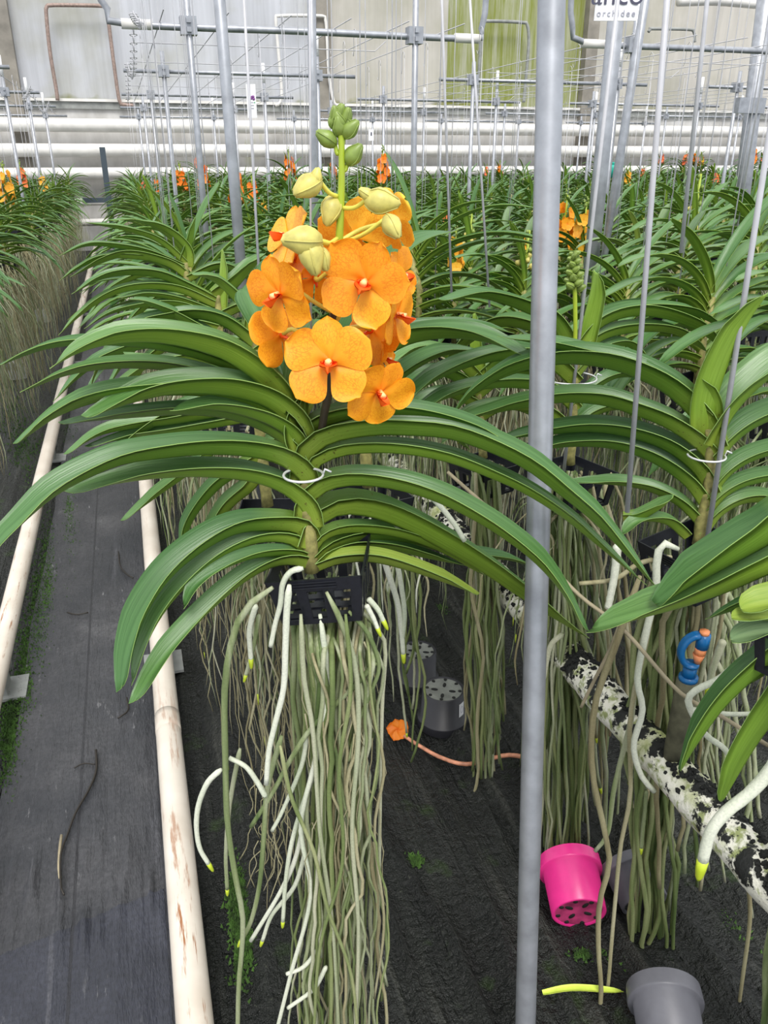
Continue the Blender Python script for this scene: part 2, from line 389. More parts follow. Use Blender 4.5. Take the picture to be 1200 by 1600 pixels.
def basket_mesh(w=.096, h=.055, rot=0, loc=Vector((0, 0, 0)), tilt=0):
    """open slotted net basket, top rim at z=0"""
    mb = MB(); Rm = Matrix.Rotation(rot, 3, 'Z') @ Matrix.Rotation(tilt, 3, 'Y'); t = .0018
    wt, wb = w / 2, w / 2 * .84
    for k in range(4):
        Q = Rm @ Matrix.Rotation(k * math.pi / 2, 3, 'Z')
        def slab(x0, x1, z0, z1):
            b0 = len(mb.v)
            for (x, z) in ((x0, z0), (x1, z0), (x1, z1), (x0, z1)):
                y = -(wt + (wb - wt) * (-z / h)); sc = (-y) / wt
                for yy in (y, y + t): mb.v.append(loc + Q @ Vector((x * sc, yy, z)))
            o = [b0 + i for i in range(8)]
            for f in ((0,2,4,6),(1,7,5,3),(0,1,3,2),(2,3,5,4),(4,5,7,6),(6,7,1,0)): mb.face(tuple(o[i] for i in f))
        slab(-wt, wt, -h * .26, 0); slab(-wt, wt, -h, -h * .9)
        for x in (-.88, -.31, .27, .86):
            bw = .115 if abs(x) < .8 else .11
            slab(wt * (x - bw), wt * (x + bw), -h * .9, -h * .26)
        for z in (-.06, -.12, -.18):
            y = -(wt + (wb - wt) * (-z)) - .0006
            mb.box(loc + Q @ Vector((0, y, z * h)), (wt * .45, .0006, .0006), 0, Q)
    for a in (-.7, -.23, .23, .7):
        mb.box(loc + Rm @ Vector((a * wb, 0, -h + .001)), (.005, wb, .0012), 0, Rm)
        mb.box(loc + Rm @ Vector((0, a * wb, -h + .0025)), (wb, .005, .0012), 0, Rm)
    return mb

def hang_root(rng, start, zend, spread=.05, wig=.006, n=None, drift=None):
    L = start.z - zend; k = max(4, int(L / .045)); p = Vector(start); pts = [p.copy()]
    dx, dy = (drift if drift else (rng.gauss(0, spread), rng.gauss(0, spread)))
    for i in range(1, k + 1):
        s = i / k
        e = 1 - (1 - min(1, s * 1.7)) ** 2
        q = Vector((start.x + dx * e + rng.gauss(0, wig), start.y + dy * e + rng.gauss(0, wig), start.z - L * s))
        pts.append(q)
    return pts
def root_rad(r, k=None):
    return lambda t: r * (1 - .45 * t) * (1 if t < .93 else .6) * (1 + .10 * math.sin(t * 83 + r * 9e4))

# ------------------------------------------------------------------ structure
EXP = 0
mb = MB()
def axis(a, segs):
    out = [a]
    for step, to in segs:
        while out[-1] < to - 1e-6: out.append(min(to, out[-1] + step))
    return out
xs = axis(-4, [(.3, -.8), (.04, .08), (.011, 1.5), (.04, 2.2), (.5, 15)]); ys = axis(-.6, [(.2, .4), (.035, 2.3), (.5, 18)])
for y in ys:
    for x in xs:
        v = Vector((x, y, 0)); q = Vector((x * 17, y * 1.6, 0))
        z = .014 * noise.noise(q) + .008 * noise.noise(Vector((x * 14, y * 14, 3)))
        if .05 < x < 1.6 and y < 2.6:
            rdg = 1 - abs(noise.noise(Vector((x * 13 + .8 * noise.noise(Vector((x * 3, y * 2, 5))), y * 1.1, 2)))); z += .022 * max(0, rdg) ** 9
            rdg = 1 - abs(noise.noise(Vector((x * 7, y * 7, 8)))); z += .006 * max(0, rdg) ** 6
        if -.5 < x < .06: z = -.012
        mb.v.append(Vector((x, y, z)))
nx = len(xs)
for j in range(len(ys) - 1):
    for i in range(nx - 1): mb.face((j*nx+i, j*nx+i+1, (j+1)*nx+i+1, (j+1)*nx+i))
tag(mb.build('floor', M['floor']), kind='structure')

def cloth(y0, y1, zb, lb, name='aisle_groundcloth', slant=0, mt=None):
    mb = MB(); nxc = 60; xs = [-.395 + .368 * i / nxc for i in range(nxc + 1)]; ys = axis(y0, [(.02, 1.6), (.15, y1)]) if y0 < 1.6 else axis(y0, [(.15, y1)])
    if y1 < 2: ys = axis(y0, [(.02, y1)])
    for y in ys:
        for x in xs:
            yy = y + slant * (x + .2) * max(0, (y - y0) / (y1 - y0)) if y1 < 2 else y
            z = zb + .003 * noise.noise(Vector((x * 30, yy * 1.5, 0))) + .0035 * noise.noise(Vector((x * 9, yy * 5, 7)))
            if 1.02 < yy < 1.34: z += .012 * math.sin((yy - 1.02) / .32 * math.pi) * max(0, noise.noise(Vector((x * 75, yy * 7, 3)))) * 2
            mb.v.append(Vector((x + .010 * noise.noise(Vector((0, yy * 3, x))), yy, max(z, .0005))))
    w_ = nxc + 1
    for j in range(len(ys) - 1):
        for i in range(nxc): mb.face((j*w_+i, j*w_+i+1, (j+1)*w_+i+1, (j+1)*w_+i))
    tag(mb.build(name, mt or M['cloth']), lb, 'ground cloth')
cloth(.9, 13, .004, 'black woven groundcloth strip laid along the aisle between two cream rails')
M['cloth2'] = M['cloth'].copy()
for nd in M['cloth2'].node_tree.nodes:
    if nd.type == 'VALTORGB' and len(nd.color_ramp.elements) == 3:
        for el, cc_ in zip(nd.color_ramp.elements, ((.018, .020, .030), (.045, .048, .066), (.11, .115, .14))): el.color = (*cc_, 1)
cloth(-.5, 1.12, .010, mt=M['cloth2'], lb='shorter black groundcloth piece overlapping the long strip at the near end of the aisle', slant=.22)

WY = 13.0
def wall_box(name, x0, x1, z0, z1, y, t, mat):
    o = MB().box(((x0+x1)/2, y + t/2, (z0+z1)/2), ((x1-x0)/2, t/2, (z1-z0)/2)).build(name, mat, smooth=False); return tag(o, kind='structure')
wall_box('wall_back', -8, 18, 0, 1.86, WY, .15, M['basewall'])
colx = [PY(14, 100, WY).x, PY(505, 100, WY).x, PY(918, 100, WY).x]; sp_ = (colx[2] - colx[0]) / 2
colx = [colx[0] - sp_] + colx + [colx[2] + sp_, colx[2] + 2 * sp_]
gl = ['glaze', 'glaze', 'glaze_green', 'glaze_tan', 'glaze_tan']
n_ = 0
for i in range(len(colx) - 1):
    xa, xb = colx[i] + .09, colx[i+1] - .09
    if i == 2:
        xm = PY(700, 100, WY).x; parts = [(xa, xm, 'glaze_tan'), (xm, xb, 'glaze_green')]
    else: parts = [(xa, xb, gl[i])]
    for a, b_, g in parts:
        n_ += 1; wall_box('window_%d' % n_, a, b_, 1.98, 5.0, WY + .05, .03, M[g])
for i, x in enumerate(colx): wall_box('trim_%d' % (i + 1), x - .10, x + .10, 0, 5.0, WY - .1, .2, M['column_steel'])
wall_box('trim_%d' % (len(colx) + 1), -8, 18, 1.86, 1.95, WY - .04, .12, M['greyrail'])
wall_box('trim_%d' % (len(colx) + 2), -8, 18, 1.95, 1.985, WY - .07, .05, M['offwhite_pipe'])
for z, r_, lb in ((1.65, .085, 'highest'), (1.34, .085, 'middle'), (1.05, .075, 'lowest of the three above the plants')):
    o = MB().tube([Vector((-8, WY - .25, z)), Vector((18, WY - .25, z))], r_, 18).build('heating_pipe', M['offwhite_pipe'])
    tag(o, 'thick white horizontal heating pipe along the back wall, %s' % lb, 'pipe')
for z in (.68, .41):
    o = MB().tube([Vector((-3, WY - .3, z)), Vector((3, WY - .3, z))], .05, 14).build('heating_pipe', M['offwhite_pipe'])
    tag(o, 'low white pipe glimpsed at the end of the aisle, %s' % ('upper one' if z > .5 else 'lower one'), 'pipe')
o = MB().box((PY(166, 280, 11.8).x, 11.8, .75), (.035, .035, .62)).box((PY(166, 305, 11.8).x - .05, 11.8, .74), (.25, .03, .03)).build('crossing_post', M['darksteel'], smooth=False)
tag(o, 'dark blue-grey upright post with crossbar standing at the far end of the aisle', 'post')

# ------------------------------------------------------------------ rails and pipes
rail_r = .027
for x, lb in ((-.04, 'rust-scratched cream pipe rail on the flowering side of the aisle'), (-.43, 'cream pipe rail on the mossy side of the aisle')):
    root = empty('pipe_rail', (x, 0, 0), lb, 'pipe rail')
    MB().tube([Vector((x, -.45 + i * .3, .1)) for i in range(44)], rail_r, 20).build('pipe', M['cream'], root)
    for y in (.15, 1.9, 3.7, 5.6, 7.5):
        s_ = MB(); s_.box((x, y, .004), (.05, .05, .004)); s_.box((x, y, .042), (.006, .035, .04)); s_.box((x, y, .073), (.022, .02, .004))
        s_.build('rail_support', M['greyrail'], root, smooth=False)
    if x > -.1:
        MB().tube([Vector((x, 1.48 + i * .02, .1)) for i in range(4)], rail_r + .0006, 20).build('joint_sleeve', M['cream'], root)

PX_, PZ_ = .637, .47
root = empty('irrigation_pipe', (PX_, .2, PZ_), 'white irrigation pipe blotched with black algae, running diagonally under the ringed orchid', 'pipe')
mb = MB(); pts = [Vector((PX_, y, PZ_)) for y in [-.3 + i * .02 for i in range(120)]]
mb.tube(pts, .028, 22)
for i, v in enumerate(mb.v):
    c = Vector((PX_, v.y, PZ_)); d = (v - c); k = noise.noise(v * 30) ; mb.v[i] = c + d * (1 + .05 * k + (.05 if k > .2 else 0))
mb.build('pipe', M['stained'], root)
mb = MB(); rg = random.Random(5)
def blob(mb, c, r, sq=.6, n=6):
    b0 = len(mb.v); ph0 = rg.random() * 6
    for i in range(4):
        th = math.pi * (i + .5) / 4
        for j in range(n):
            a = 2 * math.pi * j / n + ph0; k = r * rg.uniform(.6, 1.3)
            mb.v.append(c + Vector((k * math.sin(th) * math.cos(a), k * math.sin(th) * math.sin(a), k * sq * math.cos(th))))
    for i in range(3):
        for j in range(n): mb.face((b0+i*n+j, b0+(i+1)*n+j, b0+(i+1)*n+(j+1)%n, b0+i*n+(j+1)%n))
    mb.face(tuple(b0 + j for j in range(n))); mb.face(tuple(b0 + 3*n + j for j in range(n))[::-1])
cl = [(-.1 + rg.random() * 1.7, rg.uniform(-.9, .9)) for _ in range(34)]
cl += [(.62, .5), (.66, .3), (.70, .4), (.74, .2), (.82, .1), (.9, .2), (.96, .3), (1.02, .3), (1.1, .2), (.58, .6), (.52, .1)]
for (y, a) in cl:
    if y < .1 and False: continue
    for _ in range(26):
        yy = y + rg.gauss(0, .016); aa = a + rg.gauss(0, .32)
        c = Vector((PX_ + math.sin(aa) * .0285, yy, PZ_ + math.cos(aa) * .0285)); blob(mb, c, rg.uniform(.0018, .0055), .8, 5)
tag(mb.build('algae_crust', M['algae'], root, smooth=False), 'black crumbly algae crust', kind='stuff')
for y in (-.2, 2.05):
    mb = MB(); mb.tube([Vector((PX_, y, 0)), Vector((PX_, y, PZ_ - .03))], .012, 10); mb.box((PX_, y, PZ_ - .032), (.02, .012, .006)); mb.build('pipe_stand', M['riser'], root)
mb = MB(); mb.tube([Vector((PX_ + math.cos(a) * .0315, 1.12 + .012 * math.sin(a), PZ_ + math.sin(a) * .0315)) for a in [i * math.pi / 10 for i in range(20)]], .0017, 6, close=True); mb.build('cable_tie', M['rustpipe'], root)

def sprinkler(px, py, lb, s=1.0):
    r_ = ray(px, py); top = CAM + r_ * (PX_ / r_.x); y = top.y; base = Vector((PX_, y, PZ_))
    root = empty('sprinkler', base, lb, 'sprinkler')
    hz = top.z; lean = Vector((0, 0, 0))
    def q(z): return Vector((PX_, y, z)) + lean * ((z - PZ_) / (hz - PZ_))
    MB().tube([q(PZ_ + .01), q(hz - .02), q(hz)], .0145, 12).build('riser', M['riser'], root)
    b_ = MB(); b_.tube([q(hz), q(hz + .006)], .0125, 14); b_.tube([q(hz + .006), q(hz + .022)], .009, 12); b_.tube([q(hz + .022), q(hz + .026)], .0105, 12)
    b_.build('nozzle_body', M['blue'], root)
    arc = MB(); c0 = q(hz + .045)
    pts = [c0 + RT * (-.020 * math.sin(a) ) + Vector((0, 0, .024 * math.cos(a))) for a in [i * math.pi / 10 for i in range(11)]]
    for k in range(3): arc.tube([p + FH * (k - 1) * .003 + RT * .004 for p in pts], .0042, 8)
    arc.build('arched_bridge', M['blue'], root)
    h = MB(); h.tube([q(hz + .050) + RT * .010, q(hz + .070) + RT * .010], .0085, 12); h.build('deflector_holder', M['blue'], root)
    d = MB(); d.tube([q(hz + .026) + RT * .008, q(hz + .040) + RT * .008], lambda t: .004 + .004 * t, 10); d.tube([q(hz + .040) + RT * .009, q(hz + .050) + RT * .009], .0075, 10); d.tube([q(hz + .070) + RT * .01, q(hz + .075) + RT * .01], .0065, 10)
    d.build('spinner', M['orange_plastic'], root)
    return root
sprinkler(1075, 1062, 'blue sprinkler with arched bridge and orange spinner beneath the ringed orchid')
sprinkler(766, 788, 'blue sprinkler half hidden behind the arching leaf of the blooming orchid')

# ------------------------------------------------------------------ plants
def traced_leaf(i, root, pts, f0, f1, wpx, roll=3, mats=LEAF, rows=30, th=.0010, label=None):
    n = len(pts); P_ = []
    tot = [0]
    for a, b_ in zip(pts, pts[1:]): tot.append(tot[-1] + math.hypot(b_[0]-a[0], b_[1]-a[1]))
    for k, (x, y) in enumerate(pts): P_.append(PH(x, y, f0 + (f1 - f0) * tot[k] / tot[-1]))
    mid = P_[len(P_) // 2]; d = (mid - CAM).dot(FW); w = wpx * d / FPX / 1.0
    mb = MB(); add_leaf(mb, P_, w, rows, R(roll), CAM, prof=[(0, 70), (.15, 60), (.45, 50), (.75, 36), (1, 12)], cols=(-1, -.75, -.45, -.15, 0, .15, .45, .75, 1), th=th)
    # centre the blade on the traced line
    o = mb.build('leaf', mats, root)
    if label: o['label'] = label
    return o

def make_roots(root, rng, base, n, zlo, zhi, spread, mats, r=(.0013, .0032), tips=.25, joined=0, wig=.005, top=.05, sides=6):
    for k in range(n):
        st = base + Vector((rng.uniform(-.04, .04), rng.uniform(-.035, .035), -rng.uniform(.02, top)))
        pts = spline(hang_root(rng, st, rng.uniform(zlo, zhi), spread, wig), 16); rr = rng.uniform(*r)
        o = MB().tube(pts, root_rad(rr), sides).build('root', rng.choice(mats), root)
        if rng.random() < tips:
            t = MB().tube([pts[-1] + Vector((0, 0, .004)), pts[-1] - Vector((0, 0, .006)), pts[-1] - Vector((0, 0, .014))], lambda t: rr * (.62 - .35 * t), 6); t.build('root_tip', M['root_tip'], o, off=parent_world(root))
    if joined:
        mb = MB()
        for k in range(joined):
            st = base + Vector((rng.uniform(-.035, .035), rng.uniform(-.035, .035), -rng.uniform(.03, .06)))
            mb.tube(spline(hang_root(rng, st, rng.uniform(zlo, zhi), spread * .9, wig), 14), root_rad(rng.uniform(.0008, .0020)), 5)
        tag(mb.build('fine_roots', mats[0], root), kind='stuff')

def traced_plant(label, stem, fh, leaves, basket=None, sr=.009, group=None):
    sp = [PH(x, y, fh) for x, y in stem]; root = empty('orchid_plant', sp[-1], label, 'orchid', group)
    MB().tube(spline(sp, 14), lambda t: sr * (.55 + .45 * t) * (1 + .12 * math.sin(t * 60)), 10).build('stem', M['stem'], root)
    for i, L in enumerate(leaves):
        pts, w = L[0], L[1]; kw = L[2] if len(L) > 2 else {}
        dx = pts[-1][0] - pts[0][0]; f1 = kw.pop('f', fh + dx / FPX * fh * .30)
        traced_leaf(i, root, pts, fh, f1, w, **kw)
    if basket: basket_mesh(w=basket[3] if len(basket) > 3 else .096, rot=basket[2], loc=PH(basket[0], basket[1], fh), tilt=basket[4] if len(basket) > 4 else 0).build('basket', M['basket'], root, smooth=False)
    return root

# hero plant
HF = .74
hero_leaves = [
 ([(444,655),(425,620),(398,592),(350,560),(290,541),(230,533),(170,537),(120,551),(86,570)], 44),
 ([(450,668),(420,640),(370,602),(320,584),(260,570),(195,553)], 18, dict(f=.80)),
 ([(446,662),(410,632),(360,606),(310,588),(255,577),(200,574),(150,577),(95,588),(41,609)], 24, dict(f=.76)),
 ([(440,650),(400,600),(330,566),(250,546),(170,538),(90,541),(40,554),(3,569)], 22, dict(f=.78)),
 ([(462,695),(448,662),(415,635),(370,620),(320,614),(260,616),(200,630),(135,652)], 46),
 ([(464,705),(440,665),(390,633),(320,618),(240,617),(160,625),(95,647),(55,672),(27,692)], 36, dict(f=.70)),
 ([(468,716),(452,684),(420,662),(370,645),(320,638),(270,640)], 28, dict(f=.70)),
 ([(472,735),(450,700),(410,672),(350,652),(280,647),(200,652),(140,657),(97,662)], 25, dict(f=.73)),
 ([(478,775),(466,745),(432,722),(380,711),(320,709),(250,715),(190,725),(130,749),(80,778),(40,812),(0,848),(-30,888)], 40, dict(f=.58)),
 ([(482,825),(472,795),(440,768),(390,751),(320,744),(250,746),(180,755),(110,770)], 34, dict(f=.66)),
 ([(476,850),(462,832),(420,828),(370,833),(320,858),(270,898),(232,950),(205,1010),(190,1075)], 38, dict(f=.62)),
 ([(480,868),(450,848),(405,847),(355,866),(305,902),(262,948),(228,1005),(206,1062)], 26, dict(f=.64)),
 ([(486,884),(462,870),(420,868),(380,876),(340,893),(305,917),(287,946)], 20, dict(f=.66)),
 ([(487,892),(462,882),(430,884),(390,903),(340,943),(290,992),(250,1038),(210,1096)], 27, dict(f=.62)),
 ([(462,660),(448,610),(428,555),(402,500),(378,450)], 36, dict(f=.84)),
 ([(474,700),(463,665),(472,632),(497,607),(532,592)], 38, dict(f=.76)),
 ([(464,650),(466,600),(478,550),(492,500)], 32, dict(f=.80)),
 ([(480,650),(520,570),(565,480),(612,415),(655,378),(704,361)], 30, dict(f=1.0)),
 ([(476,725),(480,692),(502,669),(540,656),(600,651),(660,654),(720,667),(775,688),(834,718)], 32, dict(f=.76)),
 ([(482,750),(490,712),(520,690),(580,679),(640,679),(700,684),(760,703),(820,731),(870,768),(925,812),(975,862),(1022,914)], 40, dict(f=.72)),
 ([(485,762),(495,730),(530,712),(580,706),(640,709),(700,721),(760,743),(820,770),(880,808),(945,860),(1000,905)], 26, dict(f=.75)),
 ([(483,830),(490,785),(515,764),(560,757),(620,764),(680,782),(740,811),(790,842),(838,880),(878,925),(914,982)], 34, dict(f=.71)),
 ([(487,860),(500,822),(535,803),(585,808),(640,830),(700,862),(760,897),(815,934),(865,965),(908,990)], 40, dict(f=.90)),
 ([(490,868),(508,843),(540,832),(590,833),(640,843),(690,862),(750,895)], 22, dict(f=.86)),
 ([(492,884),(515,862),(560,847),(620,847),(680,858),(740,872),(790,874),(833,884)], 26, dict(f=.95)),
 ([(494,890),(515,870),(555,857),(615,860),(670,872),(722,882)], 20, dict(f=.86)),
 ([(494,893),(530,880),(580,877),(640,891),(700,911),(747,929)], 24, dict(f=.80, mats=LEAFP)),
]
hero = traced_plant('large orchid in full yellow-orange bloom hanging beside the thick grey pole',
    [(460,640),(462,690),(474,740),(478,800),(484,850),(487,892)], HF, hero_leaves, (500, 870, R(-21), .098, R(-7)), .0085)

def stalk(name, root, pts, r, mat, n=10, sides=10): return MB().tube(spline(pts, n), r, sides).build(name, mat, root)
FF = .70
sp_px = [(500,695),(506,650),(516,600),(521,545),(521,490),(525,430),(530,375),(533,310),(534,250),(532,190)]
spt = [PH(x, y, HF + (FF - HF) * min(1, k / 3)) for k, (x, y) in enumerate(sp_px)]
stalk('flower_stem', hero, spt[5:], lambda t: .0036 - .0012 * t, M['spike_green'], 14)
low = stalk('flower_stem', hero, spt[:6], .0038, M['spike_dark'], 14); low['label'] = 'dark purplish lower stalk'

def petal_grid(L, W, claw=.25, curl=.12, cup=.0, wave=.04, n=19, mcols=9, shape='petal'):
    """returns rows of (x across, y along, z out) for one petal, with uv"""
    rows = []
    for i in range(n):
        s = i / (n - 1)
        if shape == 'petal':
            s = 1 - (1 - s) ** 1.5; q_ = min(1, s / .62)
            w = W * ((claw + (1 - claw) * q_ * q_ * (3 - 2 * q_)) if s < .62 else math.sqrt(max(.004, 1 - ((s - .62) / .385) ** 2)))
        else: w = W * math.sin(math.pi * min(.97, s * .9 + .08)) ** .8
        row = []
        for j in range(mcols):
            u = j / (mcols - 1) * 2 - 1
            yy = L * s * (1 - .05 * u * u * s)
            z = curl * L * (-(s ** 2)) + cup * L * (u * u) * s + wave * L * math.sin(s * 5 + u * 3.1)
            row.append((u * w, yy, z, (u * .5 + .5, s)))
        rows.append(row)
    return rows
def add_petal(mb, rows, mat4, th=.0006):
    n = len(rows); m_ = len(rows[0])
    for side in (1, -1):
        b0 = len(mb.v)
        for r_ in rows:
            for x, y, z, uv in r_: mb.v.append(mat4 @ Vector((x, y, z + (th / 2) * side)))
        for i in range(n - 1):
            for j in range(m_ - 1):
                a = b0 + i*m_ + j; ids = (a, a + 1, a + m_ + 1, a + m_); us = (rows[i][j][3], rows[i][j+1][3], rows[i+1][j+1][3], rows[i+1][j][3])
                mb.face(ids if side > 0 else ids[::-1], 0, us if side > 0 else us[::-1])
PET = [('dorsal', 90, .95, .36), ('lateral_l', 157, 1.04, .50), ('lateral_r', 23, 1.04, .50), ('sepal_l', 231, 1.02, .47), ('sepal_r', 309, 1.02, .47)]
def frame(pos, nrm, roll=0):
    Z = nrm.normalized(); X = Vector((0, 0, 1)).cross(Z)
    X = RT.copy() if X.length < .1 else X.normalized()
    Y = Z.cross(X); m4 = Matrix((X, Y, Z)).transposed().to_4x4(); m4.translation = pos
    return m4 @ Matrix.Rotation(roll, 4, 'Z')
def build_flower(root, pos, nrm, rad, roll=0, mat='petal', att=None, rng=rnd, open_=1.0, ped='pedicel'):
    F = frame(pos, nrm, roll)
    pd = MB()
    back = F @ Vector((0, 0, -.004))
    if att is not None: pd.tube(spline([back, back - nrm.normalized() * .012 + Vector((0, 0, .002)), att.lerp(back, .4) + Vector((0, 0, .003)), att], 10), lambda t: .0019 + .0004 * (t < .2), 8)
    else: pd.tube([back, back - nrm.normalized() * .01], .0016, 6)
    fl = pd.build('flower', M[ped], root)
    for nm, ang, l, w in PET:
        L = rad * l * rng.uniform(.95, 1.04); W = rad * w * rng.uniform(.93, 1.05)
        rows = petal_grid(L, W, .20, rng.uniform(-.02, .16), rng.uniform(-.06, .10), .018)
        tilt = R(rng.uniform(4, 16)) + R(75) * (1 - open_)
        m4 = F @ Matrix.Rotation(R(ang - 90 + rng.uniform(-5, 5)), 4, 'Z') @ Matrix.Rotation(tilt, 4, 'X') @ Matrix.Translation((0, rad * .05, -.001 if 'sepal' in nm else .0006))
        mb = MB(); add_petal(mb, rows, m4)
        mb.build('sepal' if nm in ('dorsal', 'sepal_l', 'sepal_r') else 'petal', M[mat], fl, off=parent_world(root))
    lp = MB()
    rows = petal_grid(rad * .46, rad * .20, .6, -.25, .5, .02, 6, 5, 'x')
    add_petal(lp, rows, F @ Matrix.Rotation(R(180), 4, 'Z') @ Matrix.Rotation(R(38), 4, 'X') @ Matrix.Translation((0, 0, .003)), .0016)
    for sx in (-1, 1):
        rows = petal_grid(rad * .24, rad * .11, .7, 0, .2, 0, 5, 3, 'x')
        add_petal(lp, rows, F @ Matrix.Translation((sx * rad * .09, -rad * .05, .002)) @ Matrix.Rotation(R(62), 4, 'X') @ Matrix.Rotation(R(sx * 12), 4, 'Y'), .0012)
    lp.tube([F @ Vector((0, -rad * .03, .0)), F @ Vector((0, -rad * .13, -.006)), F @ Vector((0, -rad * .2, -.010))], lambda t: .0025 * (1 - .6 * t), 7)
    lp.build('lip', M['lip'], fl, off=parent_world(root))
    cl_ = MB(); cl_.tube([F @ Vector((0, rad * .04, .001)), F @ Vector((0, rad * .02, .006)), F @ Vector((0, 0, .0095))], lambda t: rad * (.055 + .03 * t), 9)
    cl_.build('column', M['column'], fl, off=parent_world(root))
    return fl
def cv(r, u, t): return (RT * r + Vector((0, 0, 1)) * u - FH * t)
def att(px, py): return PH(px, py, FF)
u_ = 1250
def rr(px): return px * .72 / 1250
# (cx,cy, fh, normal(right,up,toward), radius px, roll, mat, attach px)
flw = [
 (514, 566, .665, (.0, .18, 1), 66, 0, 'petal', (521, 520)),
 (570, 440, .675, (-.12, -.05, 1), 62, R(-22), 'petal', (524, 505)),
 (437, 460, .675, (-.62, -.1, .85), 58, R(14), 'petal', (523, 490)),
 (592, 612, .680, (.45, -.25, .9), 55, R(-28), 'petal', (521, 560)),
 (618, 492, .700, (1, -.05, .35), 50, R(-8), 'petal', (523, 485)),
 (438, 522, .720, (-.75, -.25, -.55), 52, 0, 'petal', (521, 548)),
 (452, 374, .705, (-.65, .35, .35), 52, R(20), 'petal_yellow', (528, 385)),
 (614, 345, .715, (.85, .30, -.45), 46, R(-15), 'petal_yellow', (530, 378)),
 (556, 372, .735, (.1, .35, -.9), 58, R(10), 'petal_yellow', (529, 395)),
 (492, 432, .735, (-.25, .2, -1), 52, 0, 'petal', (526, 430)),
 (582, 515, .735, (.5, -.2, -.75), 54, R(30), 'petal', (521, 520)),
 (596, 560, .730, (.75, -.1, .1), 44, R(-20), 'petal', (521, 550)),
 (462, 405, .730, (-.6, .1, .5), 44, R(-30), 'petal', (527, 410)),
 (622, 432, .735, (.8, .1, .5), 44, R(30), 'petal', (525, 450)),
]
rf = random.Random(11)
for cx, cy, fh, n_v, rp, rl, mt, at in flw:
    build_flower(hero, PH(cx, cy, fh), cv(*n_v), rr(rp) , rl, mt, att(*at), rf)
# half open flowers and buds
def bud(root, px, py, fh, r, dirv, mat, at=None, taper=1.0, label=None):
    r *= .84 if root is hero else 1
    c = PH(px, py, fh); d = cv(*dirv).normalized(); mb = MB(); Q = d.to_track_quat('Z', 'Y').to_matrix().to_4x4(); Q.translation = c
    prof = [(.0001, -1.0), (.45, -.9), (.8, -.55), (1, -.1), (.92, .3), (.62, .75), (.34 * taper, 1.15), (.0001, 1.3)]
    mb.lathe([(a * r, z * r * 1.25) for a, z in prof], 12, 0, Q)
    for k in range(3):
        a = k * 2.1; pts = [Q @ Vector((math.cos(a) * r * p * 1.02, math.sin(a) * r * p * 1.02, z * r * 1.25)) for p, z in prof[1:-1]]; mb.tube(pts, .0006, 5)
    o = mb.build('bud', M[mat], root)
    if at: MB().tube(spline([c - d * r, (c - d * r).lerp(att(*at), .5) - Vector((0, 0, .003)), att(*at)], 8), .0018, 8).build('pedicel', M['pedicel' if 'yellow' in mat else 'spike_green'], o, off=parent_world(root))
    if label: o['label'] = label
    return o
bud(hero, 483, 290, .68, .0112, (-.55, -.3, .3), 'bud_yellow', (528, 307)); bud(hero, 494, 278, .68, .006, (.3, 1, .1), 'bud_yellow')
bud(hero, 594, 314, .68, .0125, (.9, -.1, .2), 'bud_yellow', (534, 325)); bud(hero, 574, 304, .68, .006, (-.8, .5, .1), 'bud_yellow')
bud(hero, 518, 327, .70, .0110, (-.2, -.6, .3), 'bud_yellow', (529, 335))
bud(hero, 476, 376, .655, .0140, (-.9, .05, .3), 'bud_yellow', (528, 372)); bud(hero, 487, 398, .655, .0125, (.2, -.9, .3), 'bud_yellow'); bud(hero, 503, 402, .66, .0085, (.4, -1, .2), 'bud_yellow', (524, 405))
bud(hero, 612, 352, .665, .0095, (.4, -.6, .5), 'bud_yellow', (532, 380))
bud(hero, 512, 217, .70, .0080, (-.8, .5, .2), 'bud_green', (529, 240)); bud(hero, 546, 203, .70, .0078, (.7, .6, .3), 'bud_green', (534, 225)); bud(hero, 552, 243, .70, .0085, (.6, .7, .3), 'bud_green', (535, 265))
for (x, y, r_) in ((531, 176, .0055), (524, 181, .0060), (541, 183, .0060), (532, 190, .0068), (530, 199, .0072), (520, 190, .005), (544, 192, .005)): bud(hero, x, y, .70 - .001 * r_, r_, (rf.uniform(-.5, .5), .8, .4), 'bud_green')

# hero roots traced
def troot(root, pts, fh, wpx, mat='root', tip=False, f1=None, n=26, wig=.0):
    f1 = fh if f1 is None else f1; k = len(pts)
    P_ = pts if isinstance(pts[0], Vector) else [PH(x, y, fh + (f1 - fh) * i / (k - 1)) for i, (x, y) in enumerate(pts)]
    d = (P_[k // 2] - CAM).dot(FW); r = wpx * d / FPX / 2
    c = spline(P_, n)
    if wig: c = [p + Vector((noise.noise(p * 25) * wig, noise.noise(p * 25 + Vector((9, 0, 0))) * wig, 0)) for p in c]
    o = MB().tube(c, lambda t: r * min(1, .55 + t * 12) * (1.08 - .22 * t) * (1 + .10 * noise.noise(Vector((t * 22, r * 900, 0)))), 9).build('root', M[mat], root)
    if tip:
        T = (c[-1] - c[-2]).normalized(); L = r * 4.2
        MB().tube([c[-1] - T * .001, c[-1] + T * L * .4, c[-1] + T * L * .8, c[-1] + T * L], lambda t: r * .9 * (1 - .75 * t * t), 9).build('root_tip', M['root_tip'], o, off=parent_world(root))
    return o
